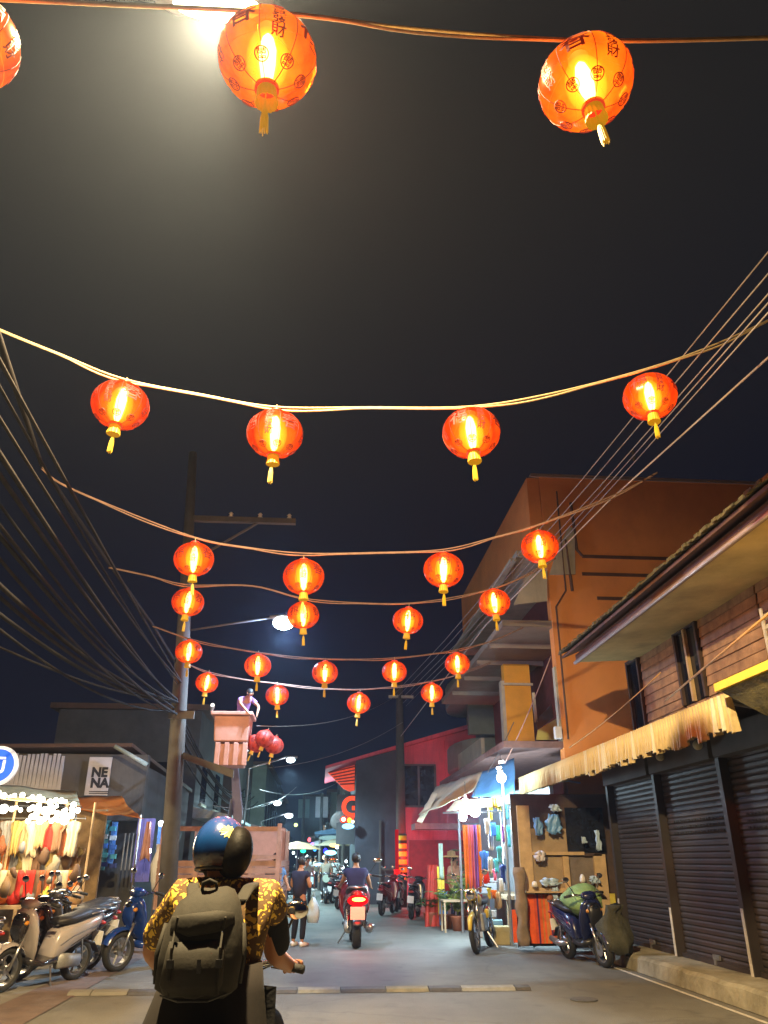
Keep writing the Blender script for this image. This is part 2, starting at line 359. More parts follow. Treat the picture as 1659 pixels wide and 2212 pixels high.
# siding planks and openings on upper wall
X = 5.78
op = [(14.3, 13.75), (12.15, 11.35), (9.05, 8.3), (6.9, 6.2)]
pl_m = {}
def plank(y0, y1, z):
    key = round(y1-y0, 2)
    if key not in pl_m: pl_m[key] = MB().hexa([(0, 0, 0), (.03, 0, 0), (.03, y1-y0, 0), (0, y1-y0, 0), (.022, 0, .155), (.03, 0, .155), (.03, y1-y0, .155), (.022, y1-y0, .155)]).mesh('plank', M['wood'])
    inst('plank', pl_m[key], wh, Vector((X-.0+R.uniform(-.006, .006), y0, z))-wh.location)
for k in range(10):
    z = 3.45+k*.15
    for a, bb in ((12.19, 13.71), (9.6, 11.31), (9.09, 9.56), (6.94, 8.26), (4, 6.16)): plank(a+.0, bb, z)
    if k < 2: plank(11.35, 12.15, z)
for (y1, y0) in op:
    zb = 3.45 if y1 != 12.15 else 3.76
    w = P(MB().box((5.79, y0, zb), (5.84, y1, 4.98)), 'window', M['glass'], wh)
    fr = MB()
    fr.box((5.74, y0-.02, zb), (5.79, y0+.04, 4.96)); fr.box((5.74, y1-.04, zb), (5.79, y1+.02, 4.96)); fr.box((5.745, y0+.04, 4.9), (5.788, y1-.04, 4.96))
    f = fr.build('frame', M['darkwood'], w); f.data.transform(Matrix.Translation(-wh.location))
mu = P(MB().box((5.73, 11.72, 3.76), (5.785, 11.78, 4.9)), 'mullion', M['palewood'], wh)
# white louvre screen near
for k in range(7): P(MB().box((5.66, 7.0, 3.5+k*.14), (5.70, 9.3, 3.58+k*.14), Matrix.Rotation(.5, 3, 'Y')), 'louvre_slat', M['worn'], wh)
for y in (7.0, 8.15, 9.3): P(MB().box((5.635, y-.025, 3.46), (5.655, y+.025, 4.5)), 'louvre_post', M['worn'], wh)
# eaves
P(MB().hexa([(4.72, 2, 4.87), (5.86, 2, 4.93), (5.86, 13.95, 4.93), (4.72, 13.95, 4.87), (4.72, 2, 4.9), (5.86, 2, 4.97), (5.86, 13.95, 4.97), (4.72, 13.95, 4.9)]), 'soffit', M['soffit'], wh)
P(MB().box((4.68, 2, 4.86), (4.715, 14.0, 5.02)), 'fascia', M['fascia'], wh)
P(MB().tube([(4.65, 2, 4.86), (4.65, 13.98, 4.86)], .032, 8), 'gutter', M['gutter'], wh, smooth=True)
rf = MB().hexa([(4.5, 1.9, 5.0), (9.6, 1.9, 7.2), (9.6, 14.25, 7.2), (4.5, 14.25, 5.0), (4.5, 1.9, 5.05), (9.6, 1.9, 7.27), (9.6, 14.25, 7.27), (4.5, 14.25, 5.05)])
P(rf, 'roof', M['fascia'], wh)
th = MB()
for i in range(150):
    y = 2+12.2*i/150; w = .09; o = R.uniform(-.02, .02); h = R.uniform(.02, .05)
    th.hexa([(4.42+o, y, 5.055), (5.0, y, 5.30), (5.0, y+w, 5.30), (4.42+o, y+w, 5.055), (4.42+o, y, 5.055+h), (5.0, y, 5.31+h), (5.0, y+w, 5.31+h), (4.42+o, y+w, 5.055+h)])
o = P(th, 'roof_covering', M['roof'], wh); o['kind'] = 'stuff'
# awning over the shutters
aw = thing('shop_awning', 'cream corrugated metal awning with ragged hanging edge above the shutters', 'awning', (4.5, 13, 3.2))
P(MB().hexa([(4.50, 8.3, 3.17), (5.76, 8.3, 3.4), (5.76, 18.2, 3.4), (4.50, 18.2, 3.17), (4.50, 8.3, 3.2), (5.76, 8.3, 3.44), (5.76, 18.2, 3.44), (4.50, 18.2, 3.2)]), 'canopy_sheet', M['darkgrey'], aw)
y = 8.32; k = 0
strip_ms = []
for q in range(6):
    mb = MB(); L_ = [.39, .36, .42, .38, .40, .35][q]; J = [R.uniform(-.014, .014) for _ in range(3)]
    mb.add([(0, 0, 0), (-.05, .026, 0), (-.05, .052, 0), (0, .078, 0), (0.03+J[0], 0, -L_), (-.05+J[0], .026, -L_+J[1]), (-.05+J[1], .052, -L_-.02), (J[2], .078, -L_+J[2])] +
           [(.01, 0, 0), (-.04, .026, 0), (-.04, .052, 0), (.01, .078, 0), (.04+J[0], 0, -L_), (-.04+J[0], .026, -L_+J[1]), (-.04+J[1], .052, -L_-.02), (.01+J[2], .078, -L_+J[2])],
           [(0, 1, 5, 4), (1, 2, 6, 5), (2, 3, 7, 6), (8, 12, 13, 9), (9, 13, 14, 10), (10, 14, 15, 11), (4, 5, 13, 12), (5, 6, 14, 13), (6, 7, 15, 14)])
    strip_ms.append(mb.mesh('awning_strip', M['zinc'] if q != 3 else M['tarpc']))
while y < 18.1:
    o = inst('awning_strip', strip_ms[R.randrange(6) if y < 13.5 else R.choice((1, 5, 5))], aw, Vector((4.49, y, 3.2))-aw.location, (R.uniform(-.03, .03), R.uniform(-.06, .05), 0))
    y += .081; k += 1
for yy in (8.6, 11.4, 14.2, 17): P(MB().rod((4.52, yy, 3.15), (5.5, yy, 3.0), .02, 6), 'bracket', M['steel'], aw)
na = thing('concrete_canopy', 'mossy concrete canopy with bright yellow top edge at the right edge', 'canopy', (4.4, 6, 3))
P(MB().hexa([(4.45, 3, 2.85), (5.4, 3, 2.9), (5.4, 8.02, 2.9), (4.62, 7.9, 2.87), (4.28, 3, 3.17), (5.4, 3, 3.2), (5.4, 8.14, 3.2), (4.28, 8.14, 3.17)]), 'canopy_block', M['moss'], na, bevel=.02)
P(MB().box((4.25, 3, 3.175), (5.4, 8.18, 3.26)), 'yellow_edge', M['yellow'], na)
for k_, (px_, py_) in enumerate([(1160+30, 1690), (1430, 1665), (1515, 1660)][1:]):
    p = ax(px_, py_, 5.1); t = thing('ceiling_lamp', ['unlit round lamp under the awning, the farther one', 'unlit round lamp under the awning, the nearer one'][k_], 'lamp', (5.1, p.y, 3.2), group='unlit lamps under the awning')
    MB().rod((0, 0, .1), (0, 0, -.22), .012, 6).build('stem', M['blackpl'], t)
    MB().ball((0, 0, -.27), .065).build('globe', M['cream'], t, smooth=True)

# ================================================================== orange building
ob = thing('orange_building', 'tall orange rendered building with street side balconies beyond the wooden house', 'building', (5.5, 17, 0))
P(MB().box((5.22, 17, 0), (13, 17.3, 10.3)), 'side_wall', M['orange'], ob)
P(MB().box((5.9, 17.3, 0), (13, 27, 10.0)), 'wall', M['red'] if 0 else mat('maroon_recess', (.13, .035, .035), .8), ob)
P(MB().hexa([(5.0, 16.95, 10.3), (13, 16.95, 10.3), (13, 27, 10.3), (5.0, 27, 10.3), (5.0, 16.95, 10.38), (13, 16.95, 10.38), (13, 27, 10.38), (5.0, 27, 10.38)]), 'roof', M['slab'], ob)
P(MB().box((4.9, 17.02, 8.6), (5.2, 26.8, 10.28)), 'parapet', M['orange'], ob)
P(MB().box((4.5, 17.0, 8.15), (5.9, 26.8, 8.3)), 'upper_slab', M['cream'], ob)
P(MB().box((4.35, 17.05, 8.05), (4.495, 26.8, 8.12)), 'slab_edge', M['lime'] if 0 else M['cream'], ob)
P(MB().box((4.05, 17.05, 6.42), (5.895, 26.8, 6.58)), 'middle_slab', M['slab'], ob)
for y in (18.6, 20.4, 22.4, 24.6): P(MB().box((4.07, y-.06, 6.3), (5.89, y+.06, 6.418)), 'beam', M['slab'], ob)
P(MB().box((3.9, 17.02, 3.72), (5.895, 26.8, 3.86)), 'lower_slab', mat('lower_slab_paint', (.2, .11, .09), .85), ob)
P(MB().box((4.75, 20.2, 3.86), (5.45, 20.5, 6.3)), 'column', M['ochre'], ob)
P(MB().box((4.66, 20.22, 3.86), (4.748, 20.48, 5.85)), 'column_trim', M['cream'], ob)
P(MB().box((4.70, 20.14, 5.72), (5.5, 20.2, 5.78)), 'column_band', M['cream'], ob)
P(MB().hexa([(5.17, 17.02, 3.86), (5.215, 17.02, 3.86), (5.215, 17.2, 3.86), (5.17, 17.2, 3.86), (5.17, 17.02, 5.5), (5.215, 17.02, 5.5), (5.215, 17.2, 5.5), (5.17, 17.2, 5.5)]), 'corner_trim', M['cream'], ob)
P(MB().prism([ay(x, y, 17.6) for x, y in ((1159, 1598), (1204, 1598), (1202, 1552), (1163, 1576))], (0, .08, 0)), 'balcony_panel', M['lime'], ob)  # lit triangle in the recess, its light put into the lime colour
P(MB().box((4.5, 22.5, 3.87), (4.6, 26.5, 4.7)), 'parapet', M['cream'], ob)
def face(pts, Y, name, m, par, d=.05): return P(MB().prism([ay(x, y, Y) for x, y in pts], (0, d, 0)), name, m, par)
face([(1157, 1558), (1192, 1520), (1196, 1550), (1161, 1577)], 17.75, 'stair_flank', M['greywall'], ob)
face([(1150, 1496), (1155, 1496), (1162, 1560), (1156, 1560)], 17.75, 'window_trim', M['cream'], ob)
face([(1110, 1306), (1182, 1298), (1182, 1232), (1137, 1243)], 16.96, 'gable_panel', M['cream'], ob)
face([(1187, 1241), (1243, 1240), (1241, 1142), (1229, 1137), (1207, 1180)], 16.95, 'gable_panel', M['cream'], ob)
for z_, x0, x1 in ((8.2, 6.1, 12), (7.75, 6.05, 12), (7.15, 6.35, 12)):
    P(MB().box((x0, 16.975, z_-.02-.03), (x1, 16.997, z_+.03)), 'wall_groove', M['fascia'], ob)
pp = MB(); pp.tube([(5.95, 16.97, 9.6), (5.98, 16.97, 8.35), (6.1, 16.97, 8.2)], .035, 6); P(pp, 'drain_pipe', M['fascia'], ob)
P(MB().rod((5.72, 16.97, 8.6), (5.76, 16.97, 7.3), .035, 6), 'drain_pipe', M['fascia'], ob)
acu = P(MB().box((6.3, 16.6, 5.6), (7.15, 16.95, 6.2)), 'air_conditioner', M['cream'], ob, bevel=.02) if 0 else None
P(MB().tube([(5.32, 16.96, 3.9), (5.33, 16.96, 6.9), (5.6, 16.96, 7.3), (5.62, 16.96, 9.9)], .02, 6), 'conduit', M['fascia'], ob)
P(MB().box((5.02, 16.85, 3.9), (5.16, 17.0, 4.15)), 'meter_box', M['white'], ob)

# grey green building beyond
gb = thing('grey_green_building', 'grey green building with rounded balcony fronts beyond the orange one', 'building', (6, 28, 0))
P(MB().box((6.2, 28, 0), (13, 34, 9.5)), 'wall', M['greygreen'], gb)
for z0 in (4.6, 7.0):
    b = MB(); pts = [(6.2, 28.02, z0), (5.6, 28.02, z0)]+[(5.6-.75*math.sin(a), 30.5-2.4*math.cos(a), z0) for a in [i*PI/8 for i in range(1, 8)]]+[(5.6, 33, z0), (6.2, 33, z0)]
    P(b.prism(pts, (0, 0, .9)), 'balcony', M['greygreen'], gb, bevel=.05)
    P(MB().box((5.2, 28, z0+1.0), (6.2, 28.3, z0+2.2)), 'fin_wall', M['greygreen'], gb)
P(MB().box((5.9, 27.9, 9.5), (13, 34.2, 9.7)), 'roof', M['slab'], gb)

# ================================================================== red & dark building
rb = thing('red_building', 'red rendered building with dark shopfront half, louvred canopy and glowing G sign', 'building', (3, 31, 0))
def wy(px, py, Y): return ay(px, py, Y)
Y0 = 32
a_, b_, c_ = wy(770, 1638, Y0), wy(865, 1608, Y0), wy(1022, 1562, Y0)
xa, xb, xc = a_.x, 3.2, 6.6
P(MB().prism([(xa, Y0, 0), (xb, Y0, 0), (xb, Y0, b_.z), (xa, Y0, a_.z)], (0, 6, 0)), 'dark_wall', M['darkwall'], rb)
P(MB().prism([(xb+.01, Y0+.02, 0), (xc, Y0+.02, 0), (xc, Y0+.02, c_.z), (xb+.01, Y0+.02, b_.z)], (0, 8, 0)), 'red_wall', M['red'], rb)
r0 = wy(703, 1662, Y0)
P(MB().prism([(r0.x, Y0-.3, r0.z), (xc+.3, Y0-.3, c_.z+.02), (xc+.3, Y0-.3, c_.z+.2), (r0.x, Y0-.3, r0.z+.1)], (0, 6.5, 0)), 'roof', M['red'], rb)
P(MB().box((4.9, Y0-.1, 0), (5.25, Y0+.02, 5.9)), 'pilaster', M['red'], rb)
w0, w1 = wy(870, 1740, Y0), wy(938, 1655, Y0)
wn = P(MB().box((w0.x+.05, Y0-.02, w0.z), (w1.x, Y0+.018, w1.z)), 'window', M['glass'], rb)
for (u0, u1, v0, v1) in ((w0.x, w1.x+.05, w1.z, w1.z+.07), (w0.x, w1.x+.05, w0.z-.07, w0.z), (w1.x-.02, w1.x+.06, w0.z, w1.z), ((w0.x+w1.x)/2-.04, (w0.x+w1.x)/2+.04, w0.z, w1.z)):
    o = MB().box((u0, Y0-.06, v0), (u1, Y0-.021, v1)).build('frame', M['greywall'], wn); o.data.transform(Matrix.Translation(-rb.location))
P(MB().box((3.5, Y0-1.3, 2.55), (6.4, Y0-.01, 2.75)), 'canopy', M['zincgrey'], rb)
P(MB().box((3.4, Y0-.12, .2), (5.9, Y0+.01, 2.2)), 'shop_recess', mat('red_lit_recess', (.22, .01, .02), .6), rb)  # red light in the recess is put into its base colour
P(MB().box((2.25, Y0-.08, 0), (2.33, Y0-.005, 2.9)), 'door_frame', M['greywall'], rb)
P(MB().box((2.33, Y0-.06, 1.15), (3.1, Y0-.005, 1.2)), 'rail', M['greywall'], rb)
# louvred soffit to the left of the dark wall
YL = 33.5
sp_ = thing('louvred_canopy', 'red lit louvred roof corner above the G sign', 'canopy', ay(740, 1690, YL))
redglow = mat('red_lamp_lit_panel', (.5, .05, .02), .6, emit=(1, .09, .03), es=.75)  # panel glows by itself in place of red light on the soffit
redslat = mat('red_slat', (.35, .03, .02), .6)
corners = [ay(707, 1668, YL), ay(771, 1652, YL), ay(771, 1706, YL), ay(755, 1710, YL), ay(742, 1704, YL)]
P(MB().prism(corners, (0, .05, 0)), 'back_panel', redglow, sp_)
for k in range(6):
    t = (k+.6)/7.2
    lft = corners[0].lerp(corners[4], t); rgt = corners[1].lerp(corners[2], t)
    P(MB().prism([lft+Vector((0, -.02, 0)), rgt+Vector((0, -.02, 0)), rgt+Vector((0, -.02, .05)), lft+Vector((0, -.02, .05))], (0, -.12, 0)), 'louvre_slat', redslat, sp_)
sg = thing('glowing_sign', 'dark panel with glowing orange red letter G and small lettering', 'sign', ay(755, 1745, 33))
p0, p1 = ay(728, 1716, 33), ay(774, 1800, 33)
P(MB().box((p0.x, 33.0, p1.z-.4), (p1.x+.3, 33.12, p0.z)), 'panel', M['darkgrey'], sg)
lg = glow('sign_glow', (1, .075, .025), 1.6)
gm = text_mesh('G', 1.05, bold=.035); gm.materials.append(lg); gp = ay(758, 1745, 32.97)
inst('letter', gm, sg, gp-sg.location, (PI/2, 0, 0))
gm2 = text_mesh('G\u0e17\u0e22\u0e25', .34, bold=.01); gm2.materials.clear(); gm2.materials.append(lg); gp = ay(757, 1771, 32.97)
inst('small_lettering', gm2, sg, gp-sg.location, (PI/2, 0, 0))

# ================================================================== poles
def cyl_pole(t, h, r0, r1, m=None): return MB().tube([(0, 0, 0), (0, 0, h*.5), (0, 0, h)], [r0, (r0+r1)/2, r1], 12).build('shaft', m or M['pole'], t, smooth=True)
pl = thing('utility_pole', 'concrete utility pole carrying the cable bundle on the left', 'utility pole', (-2.72, 16, 0))
lean = -.03
o = MB().tube([(0, 0, 0), (-.22, 0, 5), (-.5, 0, 10.1)], [.17, .15, .09], 12).build('shaft', M['pole'], pl, smooth=True)
MB().box((-.42, -.06, 8.38), (1.95, .06, 8.5)).build('crossarm', M['pole'], pl)
MB().tube([(1.1, 0, 8.38), (-.3, 0, 7.4)], .03, 6).build('brace', M['pole'], pl)
MB().box((-.35, -.2, 4.05), (.15, -.12, 4.2)).build('cable_clamp', M['pole'], pl)
MB().hexa([(.0, -.1, 3.3), (1.0, -.1, 2.95), (1.0, .02, 2.95), (.0, .02, 3.3), (.0, -.1, 3.42), (1.0, -.1, 3.1), (1.0, .02, 3.1), (.0, .02, 3.42)]).build('lower_arm', M['pole'], pl)
for k in range(3): MB().lathe([(.03, 0), (.055, .03), (.03, .06), (.055, .09), (.02, .13)], 10, (.5+k*.65, 0, 8.5)).build('insulator', M['white'], pl, smooth=True)
pr_ = thing('utility_pole', 'concrete pole with black and yellow hazard band in front of the red building', 'utility pole', (2.92, 30, 0))
MB().tube([(0, 0, 0), (-.02, 0, 4), (-.03, 0, 7.9)], [.19, .17, .13], 12).build('shaft', M['pole'], pr_, smooth=True)
MB().lathe([(.2, 0), (.195, 1.6)], 14, (0, 0, .75)).build('hazard_band', patterned('hazard', (.8, .55, .03), (.05, .04, .02), 1.2, 'WAVE', .5, .35, 2), pr_, smooth=True)
MB().box((-.45, -.12, 7.2), (.5, .0, 7.3)).build('crossarm', M['steel'], pr_)
rs = thing('red_light_strip', 'glowing red light strip standing at the foot of the hazard pole', 'light', (2.72, 29.7, 0))
MB().box((-.05, -.04, .45), (.07, .04, 2.5)).build('tube', glow('red_tube', (1, .01, .02), .45), rs)
MB().box((-.1, -.07, .35), (.12, .02, 1.2)).build('reflector', glow('red_tube2', (1, .01, .01), 1.3), rs)
lamp('red_light', (.5, -.3, 1.6), (1, .03, .03), 170, rs, .3)

# ================================================================== street lamps
LW = glow('warm_lamp_glass', (1, .93, .55), 9); LC = glow('cold_lamp_glass', (.8, .92, 1), 10)
sl1 = thing('street_lamp', 'bright warm street lamp head at the top edge of the picture', 'street lamp', (-.88, 3.45, 6.82))
MB().loft([((-.42, 0, .05), (0, .05, 0), (0, 0, .03)), ((-.3, 0, .06), (0, .12, 0), (0, 0, .06)), ((.1, 0, .07), (0, .15, 0), (0, 0, .08)), ((.38, 0, .05), (0, .1, 0), (0, 0, .05))], 14).build('lamp_head', M['zincgrey'], sl1, smooth=True)
MB().ball((0, 0, .0), (.3, .11, .06)).build('lens', LW, sl1, smooth=True)
MB().tube([(-.4, 0, .06), (-1.6, -.3, .0), (-3.2, -.6, -.3)], .035, 8).build('arm', M['steel'], sl1, smooth=True)
lamp('street_light', (0, 0, -.1), (1, .75, .38), 10000, sl1, .1, spot=174, blend=.7, rot=(math.radians(20), 0, 0))
sl2 = thing('street_lamp', 'cold white street lamp on an arm of the left utility pole', 'street lamp', ay(613, 1340, 16))
MB().tube([(-2.05, 0, -.28), (-1.0, 0, -.08), (-.2, 0, .06)], .022, 8).build('arm', M['cable'], sl2, smooth=True)
MB().loft([((-.3, 0, .06), (0, .05, 0), (0, 0, .03)), ((0, 0, .07), (0, .11, 0), (0, 0, .05)), ((.25, 0, .05), (0, .08, 0), (0, 0, .03))], 12).build('lamp_head', M['zincgrey'], sl2, smooth=True)
MB().ball((0, 0, -.05), (.23, .15, .16)).build('lens', LC, sl2, smooth=True); lamp('lens_light', (0, 0, -.22), (.4, .6, 1), 1000, sl2, .08)  # extra point light added for a bluish halo round this lamp
lamp('street_light', (0, 0, -.2), (.5, .78, 1), 2500, sl2, .08, spot=145, blend=.6)
for i, (px, py, Y, r_) in enumerate([(628, 1642, 30, .16), (599, 1735, 40, .19), (624, 1762, 46, .22)]):
    p = ay(px, py, Y)
    t = thing('street_lamp', ['cold street lamp high beside the hanging bucket', 'cold street lamp left of its neighbour, low over the truck', 'cold street lamp low over the truck frame, farthest of the row'][i], 'street lamp', p, group='cold street lamps down the street')
    MB().ball((0, 0, 0), (r_, r_*.8, r_*.6)).build('lens', LC, t, smooth=True)
    MB().loft([((-.25, 0, .12), (0, .06, 0), (0, 0, .03)), ((.25, 0, .11), (0, .08, 0), (0, 0, .04))], 10).build('lamp_head', M['zincgrey'], t, smooth=True)
    MB().tube([(-.2, 0, .1), (-1.5, 0, -.3), (-1.6, 0, -p.z)], .04, 8).build('pole', M['steel'], t, smooth=True)
    lamp('street_light', (0, 0, -.3), (.55, .85, .95), (2600, 1500, 1800)[i], t, .1, spot=165, blend=.7)

# ================================================================== lanterns
RAD, HH = .25, .215
seg, kk = 64, 24
def lantern_r(th_, q):
    return 1-.018*(1-abs(math.cos(4*q)))*0-.02*math.exp(-((math.sin(4*q)/.22)**2))*math.sin(th_)
def lan_pt(th_, q, off=0): # th 0 top .. pi bottom
    rr = lantern_r(th_, q)
    p = Vector((RAD*math.sin(th_)*math.cos(q)*rr, RAD*math.sin(th_)*math.sin(q)*rr, HH*math.cos(th_)))
    n = Vector((p.x/RAD**2, p.y/RAD**2, p.z/HH**2)).normalized()
    return p+n*off
b = MB(); vs = []
th0, th1 = .22, PI-.24
for i in range(kk+1):
    a = th0+(th1-th0)*i/kk
    for j in range(seg): vs.append(lan_pt(a, 2*PI*j/seg))
b.add(vs, [(i*seg+j, (i+1)*seg+j, (i+1)*seg+(j+1) % seg, i*seg+(j+1) % seg) for i in range(kk) for j in range(seg)])
def shell_mat():
    m = bpy.data.materials.new('lantern_silk'); m.use_nodes = True; N = m.node_tree.nodes; L = m.node_tree.links
    N.remove(N['Principled BSDF'])
    tr = N.new('ShaderNodeBsdfTransparent'); tr.inputs[0].default_value = (1, .42, .13, 1)
    em = N.new('ShaderNodeEmission'); em.inputs[1].default_value = 1.0
    tc = N.new('ShaderNodeTexCoord'); n = N.new('ShaderNodeTexNoise'); n.inputs['Scale'].default_value = 7; n.inputs['Detail'].default_value = 3
    mp = N.new('ShaderNodeMapping'); mp.inputs['Scale'].default_value = (1, 1, .35)
    L.new(tc.outputs['Object'], mp.inputs[0]); L.new(mp.outputs[0], n.inputs['Vector'])
    r = N.new('ShaderNodeValToRGB'); r.color_ramp.elements[0].position = .3; r.color_ramp.elements[0].color = (1.15, .035, .003, 1); r.color_ramp.elements[1].position = .75; r.color_ramp.elements[1].color = (1.5, .17, .006, 1)
    L.new(n.outputs['Fac'], r.inputs[0]); L.new(r.outputs[0], em.inputs[0]); oi = N.new('ShaderNodeObjectInfo'); mr = N.new('ShaderNodeMapRange'); mr.inputs[3].default_value = .8; mr.inputs[4].default_value = 1.35; L.new(oi.outputs['Random'], mr.inputs[0]); L.new(mr.outputs[0], em.inputs[1])
    df = N.new('ShaderNodeBsdfTranslucent'); df.inputs[0].default_value = (.7, .06, .01, 1)
    gl = N.new('ShaderNodeBsdfGlossy'); gl.inputs['Roughness'].default_value = .25; gl.inputs[0].default_value = (1, .8, .6, 1)
    m0 = N.new('ShaderNodeMixShader'); m0.inputs[0].default_value = .04; L.new(em.outputs[0], m0.inputs[1]); L.new(gl.outputs[0], m0.inputs[2])
    m1 = N.new('ShaderNodeMixShader'); m1.inputs[0].default_value = .5; L.new(tr.outputs[0], m1.inputs[1]); L.new(m0.outputs[0], m1.inputs[2])
    L.new(m1.outputs[0], N['Material Output'].inputs[0]); m.cycles.emission_sampling = 'NONE'
    return m
SHELL = shell_mat()
shell_me = b.mesh('shell', SHELL, True)
rb_ = MB()
for j in range(8):
    q = PI/8+2*PI*j/8+0
    rb_.tube([lan_pt(th0+(th1-th0)*i/14, q, .001) for i in range(15)], .0022, 4)
rib_me = rb_.mesh('rib', M['ink'])
SHELL_HOT = SHELL.copy(); SHELL_HOT.name = 'lantern_silk_bright'  # brighter shell copy: street lamp light on the nearest row put into its glow
for n_ in SHELL_HOT.node_tree.nodes:
    if n_.type == 'VALTORGB': n_.color_ramp.elements[0].color = (1.5, .10, .004, 1); n_.color_ramp.elements[1].color = (2.0, .42, .01, 1)
shell_hot = shell_me.copy(); shell_hot.materials.clear(); shell_hot.materials.append(SHELL_HOT)
def vol_mat(name, col, s):
    m = bpy.data.materials.new(name); m.use_nodes = True; N = m.node_tree.nodes; L = m.node_tree.links
    N.remove(N['Principled BSDF']); e = N.new('ShaderNodeEmission'); e.inputs[0].default_value = (*col, 1); e.inputs[1].default_value = s
    L.new(e.outputs[0], N['Material Output'].inputs['Volume']); m.cycles.emission_sampling = 'NONE'; return m
halo_mes = [MB().ball((0, 0, 0), (r_, r_, h_), 20, 12).mesh('diffuser', vol_mat(f'lantern_glow_gas{i}', c_, s_), True) for i, (r_, h_, c_, s_) in enumerate([(.055, .185, (1, .8, .25), 60), (.11, .19, (1, .6, .06), 20), (.19, .197, (1, .38, .015), 6.5)])]  # nested emitting volumes paint a soft halo round the bulb; no real part
core_me = MB().lathe([(.012, -.17), (.03, -.13), (.042, -.03), (.045, .06), (.03, .14), (.012, .17)], 16).mesh('bulb', glow('bulb_core', (1, .8, .45), 40), True)
# lettering wrapped on the shell
def wrap(txt, size, q0, thc, rot=0):
    me = text_mesh(txt, size, bold=size*.012); bm = bmesh.new(); bm.from_mesh(me)
    bmesh.ops.triangulate(bm, faces=bm.faces)
    V = []; 
    for v in bm.verts:
        x, y = v.co.x, v.co.y
        if rot: x, y = x*math.cos(rot)-y*math.sin(rot), x*math.sin(rot)+y*math.cos(rot)
        V.append(lan_pt(thc-y/.23, q0+x/(RAD*math.sin(thc)), .004))
    fs = [tuple(v.index for v in f.verts) for f in bm.faces]; bm.free(); bpy.data.meshes.remove(me)
    return V, fs
lt = MB()
for j in range(8):
    q = 2*PI*j/8
    if j % 2 == 0:
        for i, ch in enumerate('恭喜發財'): lt.add(*wrap(ch, .078, q, 1.0+i*.31))
    else:
        lt.add(*wrap('福' if j % 4 == 1 else '春', .17, q, 1.45))
    # round emblem low on each panel
    c0 = lan_pt(2.12, q); 
    lt.add(*wrap('囍', .05, q+PI/8, 2.42))
    ring = []
    for i in range(21):
        a = 2*PI*i/20; ring.append(lan_pt(2.42+.14*math.sin(a), q+PI/8+.2*math.cos(a), .004))
    lt.tube(ring, .003, 4, False)
lett_me = lt.mesh('lettering', M['ink'])
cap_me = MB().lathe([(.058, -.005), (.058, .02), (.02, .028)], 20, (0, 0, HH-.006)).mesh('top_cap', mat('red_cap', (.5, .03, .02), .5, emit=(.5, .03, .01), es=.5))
colr = MB(); 
vs = []
for i, (r_, z) in enumerate([(.048, 0), (.05, -.045), (.057, -.09)]):
    for j in range(32): a = 2*PI*j/32; rr = r_*(1+.05*(j % 2)*(i+1)/2); vs.append((rr*math.cos(a), rr*math.sin(a), -HH+.005+z))
colr.add(vs, [(i*32+j, i*32+(j+1) % 32, (i+1)*32+(j+1) % 32, (i+1)*32+j) for i in range(2) for j in range(32)])
goldg = mat('gold_fringe', (.3, .2, .01), .6, emit=(1, .45, .01), es=.38)  # own emission stands in for lantern light on collar and tassel
col_me = colr.mesh('collar', goldg)
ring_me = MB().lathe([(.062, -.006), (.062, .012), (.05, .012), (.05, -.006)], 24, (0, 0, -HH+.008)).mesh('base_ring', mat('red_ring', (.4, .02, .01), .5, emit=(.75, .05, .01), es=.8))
tas = MB(); tas.rod((0, 0, -HH-.0), (0, 0, -HH-.13), .004, 5)
rt = random.Random(3)
for i in range(14):
    a = 2*PI*i/14; d = Vector((math.cos(a), math.sin(a), 0))
    tas.tube([Vector((0, 0, -HH-.12))+d*.008, Vector((0, 0, -HH-.17))+d*.016, Vector((0, 0, -HH-.25-rt.uniform(0, .02)))+d*.02], [.005, .005, .003], 4)
tas_me = tas.mesh('tassel', goldg)
hook_me = MB().rod((0, 0, HH+.02), (0, 0, HH+.075), .006, 5).mesh('hook', M['cord'])
def make_lantern(loc, label, rz, tilt, lit=True, sc=1, group='lit red lanterns on the strings'):
    t = thing('paper_lantern', label, 'lantern', loc, rz, group); t.rotation_euler = (tilt[0], tilt[1], rz); t.scale = (sc,)*3
    sh = inst('shell', shell_me if lit else shell_dull, t)
    inst('rib', rib_me, sh)['kind'] = 'stuff'; inst('lettering', lett_me, sh)['kind'] = 'stuff'
    if lit: inst('bulb', core_me, t); [inst('diffuser', h_, t) for h_ in halo_mes]
    inst('top_cap', cap_me, t); inst('collar', col_me if lit else col_dull, t); inst('base_ring', ring_me, t); inst('hook', hook_me, t)
    tt = inst('tassel', tas_me if lit else tas_dull, t)
    tt.rotation_euler = (R.uniform(-.03, .03), R.uniform(-.03, .03), 0)
    return t
dull = mat('unlit_lantern_red', (.55, .05, .03), .5); golddull = mat('unlit_gold', (.7, .45, .05), .5)
def recolor(me, m): n = me.copy(); n.materials.clear(); n.materials.append(m); return n
shell_dull = recolor(shell_me, dull); col_dull = recolor(col_me, golddull); tas_dull = recolor(tas_me, golddull)
